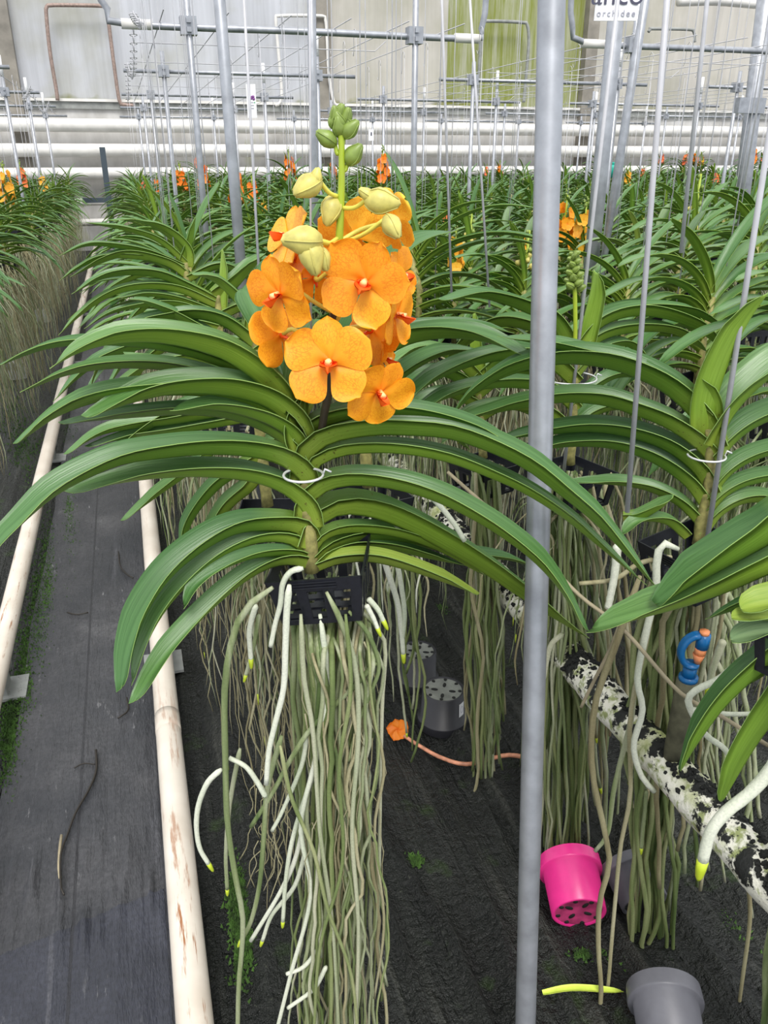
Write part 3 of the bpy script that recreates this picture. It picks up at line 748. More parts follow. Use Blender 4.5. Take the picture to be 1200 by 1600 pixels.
tr = [
 ([(474,888),(455,893),(442,912),(438,945),(430,975),(423,1010)], .69, 9, 'root_white', 0),
 ([(452,914),(448,955),(446,1010),(443,1075),(430,1130),(420,1175),(416,1225)], .67, 10, 'root_white', 0),
 ([(426,918),(400,935),(375,965),(360,1010),(351,1080),(352,1180),(355,1280),(366,1360),(379,1430),(378,1480),(373,1540),(371,1620)], .68, 9.5, 'root', 0),
 ([(415,1245),(402,1222),(384,1198),(358,1184)], .69, 8.5, 'root_white', 0),
 ([(346,1202),(325,1222),(311,1255),(307,1290),(312,1325),(326,1350)], .69, 8.5, 'root_white', 1),
 ([(440,1150),(418,1230),(412,1310),(405,1385),(392,1440),(377,1470)], .70, 8, 'root', 1),
 ([(400,945),(390,985),(392,1030)], .72, 9, 'root_white', 1),
 ([(405,960),(396,1010),(384,1055)], .73, 7, 'root', 1),
 ([(375,1170),(360,1250),(353,1330),(355,1390)], .72, 7, 'root', 1),
 ([(588,1035),(560,1065),(520,1105),(485,1140),(455,1185),(425,1240),(392,1292)], .70, 8.5, 'root', 0),
 ([(480,1150),(470,1200),(440,1270),(425,1298)], .71, 7, 'root_white', 0),
 ([(482,1240),(465,1330),(440,1390),(392,1470)], .72, 7.5, 'root_white', 0),
 ([(478,1330),(460,1385),(425,1430),(410,1470)], .73, 7, 'root_white', 1),
 ([(490,1210),(460,1300),(447,1370),(442,1440)], .71, 7.5, 'root_white', 1),
 ([(438,1165),(455,1245),(490,1330),(512,1420),(548,1520),(560,1620)], .68, 6, 'root_green', 0),
 ([(560,950),(600,1000),(597,1100),(594,1250),(592,1400),(590,1470),(605,1540)], .74, 6, 'root', 0),
 ([(575,935),(590,952),(599,970)], .72, 9, 'root_white', 1),
 ([(572,945),(583,965),(590,982)], .71, 8, 'root_white', 1),
 ([(545,955),(575,990),(592,1040),(580,1080),(560,1130),(545,1190)], .70, 7, 'root', 0),
 ([(510,925),(530,965),(555,1040),(560,1150),(550,1300),(560,1450),(555,1620)], .69, 8, 'root', 0),
 ([(470,960),(475,1060),(490,1150),(500,1300),(520,1450),(530,1620)], .69, 7, 'root', 0),
 ([(540,960),(548,1080),(530,1200),(535,1350),(500,1480),(490,1620)], .68, 6, 'root_green', 0),
 ([(500,960),(512,1070),(495,1180),(470,1290),(485,1400),(455,1520),(430,1620)], .70, 8, 'root_white', 0),
 ([(510,1510),(490,1545),(450,1575)], .70, 7, 'root_white', 0),
 ([(500,1480),(475,1510),(448,1522)], .70, 7, 'root_white', 0),
 ([(560,1010),(580,1110),(600,1200),(585,1300),(600,1440),(585,1560)], .72, 5, 'root_brown', 0),
 ([(540,735),(585,735),(635,748),(675,778),(705,812),(726,845)], .80, 9.5, 'root_white', 0),
 ([(548,775),(570,772),(600,795),(625,830)], .80, 8, 'root_white', 0),
]
for (p_, f_, w_, m_, t_) in tr: troot(hero, p_, f_, w_, m_, t_)
rg = random.Random(21)
for k in range(84):
    x0 = rg.uniform(445, 580); x = x0; y = rg.uniform(925, 965); end = rg.choice([1620, 1640, 1620, rg.uniform(1250, 1600)]); pts = [(x, y)]
    tgt = rg.uniform(472, 596); 
    while y < end:
        y += rg.uniform(50, 95); x += (tgt - x) * .22 + rg.gauss(0, 9) - (y - 1250) * .004; pts.append((x, y))
    f0 = rg.uniform(.69, .79); pts[0] = (min(565, max(440, pts[0][0])), rg.uniform(895, 935)); mm = [PH(pts[0][0], pts[0][1], .80)] + [PH(a, b_, f0) for a, b_ in pts[1:]]
    troot(hero, mm, f0, rg.choice([4, 5, 5, 6, 7, 8]), rg.choice(['root', 'root', 'root', 'root_green', 'root_green', 'root_brown']), rg.random() < .05, f0 + rg.uniform(-.03, .03), 34, .004)
mb = MB()
for k in range(60):
    x = rg.uniform(470, 590); y = rg.uniform(1000, 1350); end = y + rg.uniform(100, 300); pts = []; f0 = rg.uniform(.69, .78)
    while y < end: pts.append(PH(x, y, f0)); y += rg.uniform(22, 45); x += rg.gauss(0, 8)
    if len(pts) > 2: mb.tube(spline(pts, 12), lambda t: .0010 * (1 - .5 * t), 5)
for k in range(26):
    x = rg.uniform(400, 450); y = rg.uniform(1200, 1330); end = y + rg.uniform(50, 130); pts = []; f0 = rg.uniform(.72, .8)
    while y < end: pts.append(PH(x, y, f0)); y += rg.uniform(12, 24); x += rg.gauss(0, 7)
    if len(pts) > 2: mb.tube(spline(pts, 12), .0007, 4)
tag(mb.build('fine_roots', M['root_brown'], hero), kind='stuff')

# plants of the aisle row behind the hero
b1 = traced_plant('green orchid out of flower, directly behind the blooming one at the aisle edge', [(398,505),(402,600),(408,700),(418,790)], 1.02, [
 ([(402,600),(341,540),(296,510),(260,489),(226,472),(200,467)], 21),
 ([(398,545),(350,509),(305,497),(260,500),(215,507),(176,522)], 23),
 ([(397,525),(380,487),(350,452),(326,435),(302,429)], 20),
 ([(400,585),(330,548),(240,542),(165,562),(120,592),(88,622)], 22),
 ([(400,600),(320,565),(240,572),(172,606)], 18),
 ([(404,640),(330,652),(270,662),(200,670),(150,682),(105,709)], 22),
 ([(404,655),(330,668),(270,677),(200,684),(138,698)], 18),
 ([(404,640),(340,627),(290,642),(240,666),(195,697),(155,727)], 23),
 ([(408,700),(350,700),(300,737),(250,772),(193,813)], 20),
 ([(412,720),(380,738),(340,765),(300,815),(282,877)], 24),
 ([(414,740),(395,765),(360,795),(328,845),(318,890)], 26),
 ([(398,520),(405,470),(418,430),(440,390)], 26),
 ([(400,560),(450,530),(520,520),(600,540)], 24), ([(404,640),(470,600),(540,610),(620,660)], 24)], (425, 800, R(-15)))
make_roots(b1, random.Random(31), PH(425, 810, 1.02), 44, .12, .62, .035, [M['root_brown'], M['root_brown'], M['root']], (.0010, .0026), .12, 24)
b2 = traced_plant('green orchid out of flower, second behind the blooming one along the aisle edge', [(340,455),(345,540),(355,620)], 1.28, [
 ([(337,476),(290,452),(248,434),(200,429),(155,437),(116,457)], 17),
 ([(335,480),(275,455),(215,452),(170,464),(125,493),(95,520)], 15),
 ([(338,492),(275,470),(230,462),(185,465)], 12),
 ([(340,500),(280,478),(224,479),(170,491),(135,511)], 11),
 ([(341,488),(343,440),(347,390)], 17), ([(340,470),(368,450),(386,430),(414,396)], 26),
 ([(345,520),(280,510),(220,540),(170,600)], 18), ([(345,540),(290,535),(230,570),(190,640)], 18), ([(343,500),(400,480),(460,500),(520,540)], 18)], (358, 628, R(-10)))
make_roots(b2, random.Random(32), PH(358, 636, 1.28), 20, .12, .6, .035, [M['root_brown'], M['root']], (.001, .0026), .1, 24)
b3 = traced_plant('green orchid out of flower, third behind the blooming one along the aisle edge', [(290,410),(295,480),(302,540)], 1.58, [
 ([(288,433),(260,415),(200,401),(155,412),(113,431)], 16),
 ([(290,421),(230,397),(170,385),(131,385),(96,398)], 11),
 ([(290,425),(248,409),(170,403),(125,418),(96,436)], 11),
 ([(292,415),(290,390),(260,362),(212,343)], 13), ([(290,415),(250,380),(200,361),(137,348)], 11),
 ([(295,450),(240,430),(180,450),(140,490)], 12), ([(290,410),(300,380),(305,340)], 14), ([(295,440),(350,420),(410,450)], 14),
 ([(297,470),(250,470),(210,500),(190,540)], 13)], (304, 545, R(-10)))
make_roots(b3, random.Random(33), PH(304, 551, 1.58), 14, .12, .6, .035, [M['root_brown'], M['root']], (.001, .0026), .1, 20)

# plant at the right with the ring
r0 = traced_plant('fan-shaped orchid inside a white wire ring beyond the thick grey pole', [(1108,670),(1110,740),(1100,800),(1092,850)], .90, [
 ([(1106,665),(1040,608),(980,577),(920,558),(860,541),(785,526)], 26, dict(f=1.0)),
 ([(1108,705),(1085,657),(1040,614),(990,588),(940,573),(880,568),(820,578),(770,597),(732,622),(712,643)], 40, dict(f=1.0)),
 ([(1108,722),(1085,697),(1040,667),(990,647),(940,632),(880,628),(820,636),(760,647),(705,656)], 32, dict(f=.99)),
 ([(1105,775),(1085,738),(1040,703),(980,682),(920,674),(860,678),(800,684),(775,690)], 30, dict(f=.99)),
 ([(1098,795),(1070,757),(1020,722),(960,701),(900,697),(840,702),(800,704)], 27, dict(f=.98)),
 ([(1095,825),(1060,790),(1020,769),(980,759),(930,755),(895,752)], 20, dict(f=.95)),
 ([(1070,842),(1040,818),(1000,815),(972,832)], 18),
 ([(975,815),(1000,812),(1030,795),(1051,777)], 20, dict(f=.88)),
 ([(1115,690),(1118,630),(1140,560),(1170,500),(1199,458)], 40, dict(f=.88)),
 ([(1112,655),(1106,622),(1094,592)], 20),
 ([(1120,700),(1145,650),(1180,610),(1235,568),(1290,560)], 50, dict(f=.92)),
 ([(1120,725),(1155,685),(1195,660),(1245,645),(1300,655)], 36, dict(f=.94)),
 ([(1112,785),(1138,745),(1178,719),(1238,705),(1300,718)], 27, dict(f=.94)),
 ([(1108,805),(1138,773),(1180,755),(1240,750),(1300,772)], 25, dict(f=.94)),
 ([(1102,840),(1128,805),(1168,785),(1218,790),(1280,822)], 25, dict(f=.92)),
], (1088, 850, R(12), .100, R(-6)), .009)
rg = random.Random(44)
for p_, w_, m_, t_, f_ in [
 ([(1060,858),(1035,850),(1026,880),(1025,925),(1010,985),(996,1060),(1004,1110),(990,1165),(1002,1212),(1022,1236)], 11, 'root_white', 0, .86),
 ([(1050,870),(1000,880),(960,905),(905,912)], 8, 'root_brown', 0, .9),
 ([(965,850),(960,900),(950,950)], 13, 'root_white', 0, .88),
 ([(1200,1000),(1160,1030),(1125,1060),(1085,1080),(1076,1100),(1100,1145),(1130,1168),(1142,1186)], 11, 'root_white', 1, .80),
 ([(1080,1108),(1110,1113),(1150,1116),(1205,1113)], 8, 'root_white', 0, .80),
 ([(1130,1000),(1115,1040),(1108,1070)], 12, 'root', 1, .86),
 ([(1010,1235),(1005,1290),(1002,1325)], 7, 'root', 1, .95),
 ([(850,690),(900,682),(950,690),(1000,712)], 10, 'root_white', 0, 1.02),
 ([(880,990),(860,1010),(850,1060)], 8, 'root', 0, .9),
 ([(985,930),(955,1010),(925,1070),(908,1105)], 6, 'cane', 0, .90),
 ([(1000,900),(965,1000),(930,1100),(925,1200),(945,1300),(952,1350),(937,1410),(935,1480),(939,1560),(925,1640)], 9, 'root_brown', 0, .86),
 ([(1030,900),(1010,1000),(985,1120),(985,1240),(970,1320),(962,1400),(955,1480),(950,1540),(938,1600)], 7, 'root_brown', 0, .88),
 ([(990,1085),(985,1130),(960,1230),(950,1300),(930,1330)], 8, 'root', 0, .9),
 ([(1165,1350),(1172,1430),(1160,1530),(1145,1640)], 6, 'root_brown', 0, .85),
]: troot(r0, p_, f_, w_, m_, t_)
for k in range(20):
    x = rg.uniform(1030, 1090); y = rg.uniform(880, 900); pts = [(x, y)]; tg = rg.uniform(985, 1040)
    while y < 1620: y += rg.uniform(50, 90); x += (tg - x) * .3 + rg.gauss(0, 8); pts.append((x, y))
    troot(r0, pts, rg.uniform(.95, 1.0), rg.uniform(5, 9), 'root_green', 0, None, 26, .004)
for k in range(34):
    x = rg.uniform(1040, 1150); y = rg.uniform(870, 905); pts = [(x, y)]; tg = rg.uniform(1000, 1190); e = rg.uniform(1100, 1400)
    while y < e: y += rg.uniform(45, 80); x += (tg - x) * .2 + rg.gauss(0, 7); pts.append((x, y))
    troot(r0, pts, rg.uniform(.92, 1.02), rg.uniform(5, 9), rg.choice(['root', 'root', 'root_brown']), rg.random() < .12, None, 20, .004)

def bundle(root, n, x0, x1, y0, t0, t1, e0, e1, f0, f1, w0, w1, mats, seed, tipp=.06):
    g = random.Random(seed)
    for k in range(n):
        x = g.uniform(x0, x1); y = y0 + g.uniform(-10, 10); pts = [(x, y)]; tg = g.uniform(t0, t1); e = g.uniform(e0, e1)
        while y < e: y += g.uniform(38, 70); x += (tg - x) * .3 + g.gauss(0, 5.5); pts.append((x, y))
        troot(root, pts, g.uniform(f0, f1), g.uniform(w0, w1), g.choice(mats), g.random() < tipp, None, 20, .003)
# plant half hidden behind the pole
mpl = traced_plant('orchid with green bud spike and one upright leaf, partly behind the thick pole', [(903,545),(897,610),(893,670),(890,725)], 1.18, [
 ([(904,550),(912,502),(922,460),(930,424)], 27),
 ([(893,560),(860,507),(820,487),(780,472),(740,464),(692,469)], 26),
 ([(895,605),(860,575),(820,561),(760,566),(700,585),(650,614),(612,652)], 28),
 ([(896,645),(860,615),(800,605),(740,610),(680,630),(630,668)], 24),
 ([(893,690),(850,650),(800,640),(740,650),(690,690)], 24),
 ([(905,555),(932,517),(970,497),(1020,494),(1080,511),(1132,546)], 26), ([(905,565),(940,532),(990,519),(1050,521),(1103,548)], 22),
 ([(903,550),(945,505),(1010,488),(1080,491),(1128,512)], 22), ([(903,590),(935,555),(975,540),(1010,560)], 18),
 ([(900,640),(930,610),(965,590),(1010,590)], 20), ([(898,680),(930,650),(970,640),(1000,660)], 20),
 ([(890,560),(860,530),(800,510),(760,520),(700,560)], 26, dict(f=1.3))], (892, 733, R(15), .105))
make_roots(mpl, random.Random(35), PH(892, 742, 1.18), 20, .25, .68, .05, [M['root'], M['root'], M['root_brown']], (.0015, .0032), .2, 20)
bundle(mpl, 40, 850, 930, 745, 846, 925, 1150, 1500, 1.12, 1.24, 4, 8, ['root', 'root_green', 'root_green', 'root'], 61, .15)
bundle(mpl, 16, 870, 960, 745, 930, 1010, 1000, 1350, 1.12, 1.28, 4, 8, ['root', 'root_brown'], 62, .2)
bundle(mpl, 10, 850, 900, 745, 835, 880, 1400, 1600, 1.10, 1.2, 4, 6, ['root_green', 'root'], 63)
stalk('flower_stem', mpl, [PH(898, 560, 1.15), PH(899, 500, 1.15), PH(898, 440, 1.15)], .003, M['spike_green'])
for k in range(22):
    y = 395 + k * 2.6; a = k * 2.4; bud(mpl, 897 + math.cos(a) * (4 + k * .25), y, 1.15 + .008 * math.sin(a), .0038 + k * .00010, (math.cos(a), .4, .5), 'bud_green')

h2 = traced_plant('orchid half hidden behind the yellow-orange blooms with wide leaves arching out beside them', [(560,545),(566,610),(570,690),(575,760)], 1.08, [
 ([(566,640),(590,575),(630,541),(690,528),(750,532),(790,543),(823,556)], 36, dict(f=1.0)),
 ([(566,620),(590,556),(630,522),(690,513),(750,512),(797,519)], 22, dict(f=1.1)),
 ([(560,560),(590,510),(625,470),(650,440)], 22), ([(563,600),(520,560),(470,540),(410,540)], 24), ([(570,690),(620,660),(670,660),(730,700)], 24),
 ([(568,660),(620,600),(680,560),(745,545)], 26, dict(f=1.2)), ([(572,700),(510,670),(450,680),(380,720)], 22)], (578, 768, R(10)))
make_roots(h2, random.Random(36), PH(578, 776, 1.08), 16, .45, .75, .05, [M['root'], M['root_white'], M['root_brown']], (.0018, .0035), .3, 8)
for p_, w_ in (([(598,870),(610,905),(622,945),(627,985),(630,1022)], 9), ([(618,870),(626,910),(632,960),(628,1005)], 8)): troot(h2, p_, .98, w_, 'root_white', w_ == 9)

bundle(h2, 10, 620, 650, 800, 632, 655, 1000, 1180, 1.20, 1.30, 3.5, 6, ['root_green', 'root_green', 'root'], 64)
h3 = traced_plant('orchid behind the arching leaves whose long green root bundle hangs beside the sticker pot', [(745,590),(750,650),(755,715)], 1.40, [
 ([(745,600),(700,560),(650,550),(600,575)], 22), ([(745,620),(700,590),(660,590),(620,620)], 22), ([(747,640),(700,620),(660,630),(630,665)], 20),
 ([(745,600),(790,560),(840,550),(890,575)], 22), ([(747,625),(790,595),(835,590),(880,615)], 22), ([(745,590),(735,540),(740,490)], 20), ([(750,660),(790,640),(830,650),(860,690)], 20)], (757, 722, R(20)))
bundle(h3, 46, 735, 780, 735, 728, 782, 1080, 1260, 1.32, 1.46, 3.5, 6.5, ['root_green', 'root', 'root_green', 'root_brown'], 65)
bundle(h3, 6, 740, 770, 735, 745, 770, 1260, 1400, 1.36, 1.4, 3, 4, ['root_brown'], 66)
# bottom right plant
q = traced_plant('broad-leaved orchid whose thick white yellow-tipped root hangs over the mossy pipe', [(1285,770),(1290,860),(1285,960)], .62, [
 ([(1285,790),(1240,822),(1200,850),(1130,888),(1075,917),(1024,944)], 62, dict(f=.66)),
 ([(1288,850),(1240,878),(1180,905),(1120,930),(1040,955),(924,982)], 50, dict(f=.68)),
 ([(1280,900),(1220,925),(1170,945),(1107,965)], 22, dict(f=.68)),
 ([(1288,920),(1240,935),(1200,945),(1158,952)], 36, dict(mats=LEAFP)),
 ([(1288,960),(1240,970),(1200,968),(1143,965)], 26, dict(mats=LEAFP)),
 ([(1290,985),(1240,985),(1190,990),(1142,1000)], 30, dict(mats=LEAFG)),
 ([(1288,980),(1215,1030),(1140,1095),(1090,1160),(1063,1204)], 38, dict(f=.66)),
 ([(1290,1010),(1235,1090),(1180,1165),(1128,1252)], 42, dict(f=.66)),
 ([(1290,1000),(1230,1030),(1175,1065),(1122,1088)], 20, dict(f=.70)),
 ([(1285,780),(1330,700),(1380,650),(1440,640)], 45), ([(1288,860),(1350,800),(1420,790),(1480,830)], 45), ([(1290,920),(1350,880),(1420,890),(1480,940)], 40)],
 (1300, 975, R(20)), .009)
troot(q, [(1290,1060),(1250,1120),(1205,1200),(1170,1240),(1135,1268),(1110,1300),(1098,1345)], .60, 21, 'root_white', 1, .60)
for k in range(22):
    x = rg.uniform(1240, 1340); y = 1010; pts = [(x, y)]; tg = rg.uniform(1180, 1330)
    while y < 1650: y += rg.uniform(60, 100); x += (tg - x) * .2 + rg.gauss(0, 8); pts.append((x, y))
    troot(q, pts, rg.uniform(.62, .70), rg.uniform(7, 12), rg.choice(['root', 'root_brown']), 0, None, 20)

# ---------- field plants from templates
def template(rng, kind='strap', roots=True, nroots=30, leaf_parts=False):
    """a plant at the origin: basket rim z=0, leaves in the X-Z plane"""
    root = bpy.data.objects.new('orchid_plant', None); COL.objects.link(root)
    H = rng.uniform(.14, .19) if kind == 'strap' else rng.uniform(.12, .16)
    MB().tube([Vector((0, 0, -.02)), Vector((rng.uniform(-.01, .01), 0, H * .5)), Vector((rng.uniform(-.015, .015), 0, H))], .008, 7).build('stem', M['stem'], root, off=Vector((0, 0, 0)))
    n = rng.randint(15, 19) if kind == 'strap' else rng.randint(13, 16)
    allm = MB()
    mats = LEAFT if kind == 'strap' else LEAFG
    for i in range(n):
        s = i / (n - 1); sx = -1 if i % 2 else 1
        z0 = .005 + H * s; L = (rng.uniform(.27, .36) if kind == 'strap' else rng.uniform(.16, .24)) * (1 - .38 * max(0, s - .75) / .25)
        a0 = R(lerpk(s, [(0, 25), (.5, 46), (.85, 62), (1, 80)]) + rng.uniform(-7, 7))
        bend = R(lerpk(s, [(0, 75), (.6, 95), (.9, 70), (1, 25)]) + rng.uniform(-15, 20)) * (1 if kind == 'strap' else 1.25)
        az = rng.gauss(0, .16); p = Vector((0, 0, z0)); pts = [p.copy()]; k = 8
        for j in range(k):
            t = (j + .5) / k; an = a0 - bend * t ** .9
            p = p + Vector((sx * math.cos(an) * math.cos(az), math.sin(az) * math.cos(an), math.sin(an))) * (L / k); pts.append(p.copy())
        w = rng.uniform(.0135, .0175) if kind == 'strap' else rng.uniform(.016, .022)
        if leaf_parts:
            mb = MB(); add_leaf(mb, pts, w, 14, rng=rng); mb.build('leaf', mats, root, off=Vector((0, 0, 0)))
        else: add_leaf(allm, pts, w, 12, rng=rng, cols=(-1, -.5, 0, .5, 1))
    if not leaf_parts: allm.build('leaves', mats, root, off=Vector((0, 0, 0)))
    basket_mesh(rot=rng.uniform(-.5, .5)).build('basket', M['basket'], root, off=Vector((0, 0, 0)), smooth=False)
    if roots:
        if leaf_parts:
            make_roots(root, rng, Vector((0, 0, 0)), 34, -.74, -.22, .055, [M['root'], M['root'], M['root_brown'], M['root_green']], (.0017, .0036), .15, nroots, sides=5)
        else:
            for mt, nn in (('root', nroots // 2), ('root_brown', nroots // 2)):
                mb = MB()
                for k in range(nn):
                    st = Vector((rng.uniform(-.04, .04), rng.uniform(-.04, .04), -.03)); mb.tube(spline(hang_root(rng, st, rng.uniform(-.76, -.30), .075, .006), 10), root_rad(rng.uniform(.0014, .0030)), 4)
                tag(mb.build('roots', M[mt], root, off=Vector((0, 0, 0))), kind='stuff')
    KIDS[root.name] = list(ROOTKIDS(root)); return root
def ROOTKIDS(root):
    out = [o for o in NEWOBJ() if o.parent == root]
    for o in out: KIDS[o.name] = [c for c in NEWOBJ() if c.parent == o]
    return out
def NEWOBJ(): return list(COL.objects)[-400:]
TN = [template(random.Random(100 + i), leaf_parts=True, nroots=44) for i in range(4)]
TF = [template(random.Random(200 + i), nroots=96) for i in range(6)]
TB = [template(random.Random(300 + i), kind='broad', nroots=30) for i in range(2)]
ALLT = TN + TF + TB; used = set()
TREE_CACHE = {}
def place(t, loc, rz, sc, label, group):
    if t.name not in used: used.add(t.name); o = t
    else: o = copy_tree(t)
    o.location = loc; o.rotation_euler = (rng_f.gauss(0, .03), rng_f.gauss(0, .03), rz); o.scale = (sc,) * 3
    return tag(o, label, 'orchid', group)
rng_f = random.Random(77)
beds = {'aisle bed': [.15, .60, 1.0, 1.4], 'left bed': [-.66, -1.12, -1.54, -1.95], 'second bed': [2.1, 2.52, 2.95, 3.38], 'third bed': [4.1, 4.55, 5.0, 5.45], 'fourth bed': [6.2, 6.7, 7.2], 'fifth bed': [7.9, 8.4, 8.9, 9.4, 10.0, 10.6]}
bedword = {'aisle bed': 'bed beside the aisle', 'left bed': 'far side bed across the aisle', 'second bed': 'second bed from the aisle', 'third bed': 'third bed from the aisle', 'fourth bed': 'fourth bed from the aisle', 'fifth bed': 'beds farthest from the aisle'}
ords = ['first', 'second', 'third', 'fourth', 'fifth', 'sixth', 'seventh', 'eighth', 'ninth', 'tenth', 'eleventh', 'twelfth', 'thirteenth', 'fourteenth', 'fifteenth', 'sixteenth']
blooms = [  # px, py centre, height px, material, words
 (8,285,48,'petal_yellow','yellow-orange bloom cut by the picture edge across the aisle'), (33,272,30,'petal_salmon','salmon bloom spike behind a thin post across the aisle'), (68,287,28,'petal_yellow','round compact yellow-orange bloom across the aisle'),
 (222,290,17,'petal_salmon','small salmon bloom at the far aisle corner of the near bed'), (246,288,20,'petal_far','small orange bloom beside the salmon one, far aisle corner'),
 (283,276,34,'petal_far','bright orange bloom, aisle-side one of a close pair'), (318,270,36,'petal_far','bright orange bloom of a close pair, the one away from the aisle'), (307,252,18,'petal_salmon','pale salmon bloom rising above a close pair of orange ones'),
 (367,288,46,'petal_far','tall orange bloom crossed by the slim post'), (395,298,40,'petal_far','orange bloom leaning between the slim post and the yellow-orange flowers'), (412,322,18,'petal_yellow','low yellow bloom close beside the big yellow-orange flower spike'),
 (455,257,36,'petal_far','orange bloom seen between slim post and green bud spike'), (520,264,24,'petal_far','small orange bloom directly behind the green bud spike'), (598,258,42,'petal_far','dense tall orange bloom beyond the green bud spike'),
 (782,262,18,'petal_far','small orange far bloom before the thick grey pole'), (760,266,14,'petal_salmon','tiny salmon far bloom before the thick grey pole'), (715,390,52,'petal_yellow','loose yellow bloom between the big blooms and the grey pole'),
 (697,335,16,'petal_salmon','small faded bloom low among leaves, behind the loose yellow one'), (822,380,22,'petal_yellow','single yellow flower touching the thick grey pole'),
 (881,345,70,'petal','narrow orange spike emerging from behind the thick grey pole'), (913,357,72,'petal_yellow','full yellow-orange bloom with green bud top below the white sign'),
 (980,276,22,'petal_yellow','small yellow-orange bloom beyond the hanging rods'), (1005,268,14,'petal_salmon','tiny pale bloom among far leaves'), (937,247,12,'petal_salmon','tiny orange bloom just above the far leaf line'),
 (1034,247,16,'petal_salmon','salmon bloom at the far wall, first of four'), (1070,247,16,'petal_salmon','salmon bloom at the far wall, the second of four'), (1088,247,18,'petal_far','orange bloom at the far wall, the third of four'), (1098,250,12,'petal_yellow','yellow bloom at the far wall, the last of four'),
 (1118,280,24,'petal_salmon','salmon-orange bloom alone in the middle distance between hanging rods'), (1178,241,24,'petal_far','orange bloom close to the broad flat grey post'), (1194,246,14,'petal_salmon','tiny salmon bloom at the picture edge beyond the broad flat post'),
]
def bloom_d(px, py, hp):
    r_ = ray(px, py); lim = 11.6
    if r_.z < 0: lim = min(lim, (1.01 - CAMH) / r_.z * r_.dot(FH))
    return min(lim, .19 * 1250 / hp)
BLP = []
for (px, py, hp, mt, lb) in blooms:
    d = bloom_d(px, py, hp); BLP.append(PH(px, py, d))
BLK = [(b_[0], b_[1], b_[2], bloom_d(b_[0], b_[1], b_[2])) for b_ in blooms] + [(1085, 318, 80, 2.4), (735, 362, 50, 2.6)]
plants = []
count = 0
for bname, rows in beds.items():
    for ri, X in enumerate(rows):
        y = {('aisle bed', 0): 1.83, ('aisle bed', 1): 1.52, ('aisle bed', 2): .95, ('aisle bed', 3): 1.05}.get((bname, ri), 1.6 if bname != 'left bed' else 2.2) + rng_f.uniform(0, .1)
        k = 0
        while y < 12.3:
            st = .27 if y < 3 else .36 if y < 5 else .50 if y < 8 else .66
            x = X + rng_f.gauss(0, .02); z = .86 + rng_f.gauss(0, .018) - .075 * min(1, max(0, y - 2) / 3)
            if bname == 'left bed': z -= .03
            if bname == 'aisle bed' and ri == 0 and y < 3.6: z -= .05
            a, b_, c = proj(Vector((x, y, z + .1)))
            pad = 330 / max(.8, c)
            ta = proj(Vector((x, y, z + .22)))
            if any(hp_ >= 30 and ta[2] < bd and ta[2] > .8 and abs(ta[0] - bx) < hp_ * .45 + 55 / ta[2] and ta[1] < by + hp_ * .3 for bx, by, hp_, bd in BLK): y += .12; continue
            if min(math.hypot(x - p.x, y - p.y) for p in BLP) < .24: y += .2; continue
            if -pad < a < 1200 + pad and c > .3:
                near = y < 2.6; kind = TB if (bname == 'aisle bed' and ri == 3 and 1.6 < y < 3.2) or (bname == 'second bed' and ri == 0 and y < 3.4 and rng_f.random() < .4) else (TN if near else TF)
                bandw = 'near' if y < 3.2 else 'middle' if y < 7 else 'far'
                if bname == 'aisle bed' and ri == 0 and k < 12:
                    lb = 'flowerless orchid, %s behind the blooming one along the aisle edge' % ords[k + 3]; gp = None
                elif bname == 'left bed' and ri == 0 and k < 15:
                    lb = 'flowerless orchid, %s in the edge row across the aisle' % ords[k]; gp = None
                else:
                    lb = 'strap-leaved green orchid, %s part of the %s' % (bandw, bedword[bname]); gp = 'orchids in the %s part of the %s' % (bandw, bedword[bname])
                if kind is TB: lb = 'orchid with short broad grey-green leaves in the %s' % bedword[bname]; gp = 'short broad-leaved orchids in the %s' % bedword[bname]
                t = kind[rng_f.randrange(len(kind))]
                o = place(t, Vector((x, y, z)), rng_f.gauss(0, .3) + (math.pi if rng_f.random() < .5 else 0), rng_f.uniform(.9, 1.08) * (1.08 if y > 8 else 1), lb, gp)
                plants.append((o, bname, ri, x, y, z)); count += 1; k += 1
            y += st * rng_f.uniform(.9, 1.1)
print('FIELD PLANTS', count, len(COL.objects))

# ---------- distant bloom spikes: each belongs to a plant of its own
def bloom_mesh(rng, mat, nf=11, h=.17, w=.055):
    st = MB(); st.tube([Vector((0, 0, -.18)), Vector((.004, 0, -.05)), Vector((0, 0, h * .6)), Vector((0, 0, h * .95))], .003, 6)
    fs = []
    for k in range(nf):
        s = k / nf; a = k * 2.4 + rng.uniform(-.3, .3); c = Vector((math.cos(a) * w * .62 * (1 - .45 * s), math.sin(a) * w * .62 * (1 - .45 * s), h * (s * .85 - .1)))
        n_v = Vector((math.cos(a), math.sin(a), .15)); F = frame(c, n_v, rng.uniform(-.3, .3)); mb = MB(); rad = .033 * (1 - .3 * s)
        for nm, ang, l, wd in PET:
            rows = petal_grid(rad * l, rad * wd, .25, .05, .05, .03, 5, 4); add_petal(mb, rows, F @ Matrix.Rotation(R(ang - 90), 4, 'Z') @ Matrix.Rotation(R(10), 4, 'X'))
        mb.uv = dict(mb.uv); fs.append(mb)
    tb = MB()
    for k in range(7): 
        a = k * 2.4; c = Vector((math.cos(a) * .007, math.sin(a) * .007, h * (.86 + .035 * k))); blob(tb, c, .006 - .0004 * k, 1.2, 6)
    return st, fs, tb
def bloom_proto(seed, mat):
    rg2 = random.Random(seed); st, fs, tb = bloom_mesh(rg2, mat)
    o = st.build('flower_spike', M['spike_green'], off=Vector((0, 0, 0)))
    ks = [f.build('flower', M[mat], o, off=Vector((0, 0, 0))) for f in fs] + [tb.build('bud_cluster', M['bud_green'], o, off=Vector((0, 0, 0)), smooth=False)]
    KIDS[o.name] = ks; return o
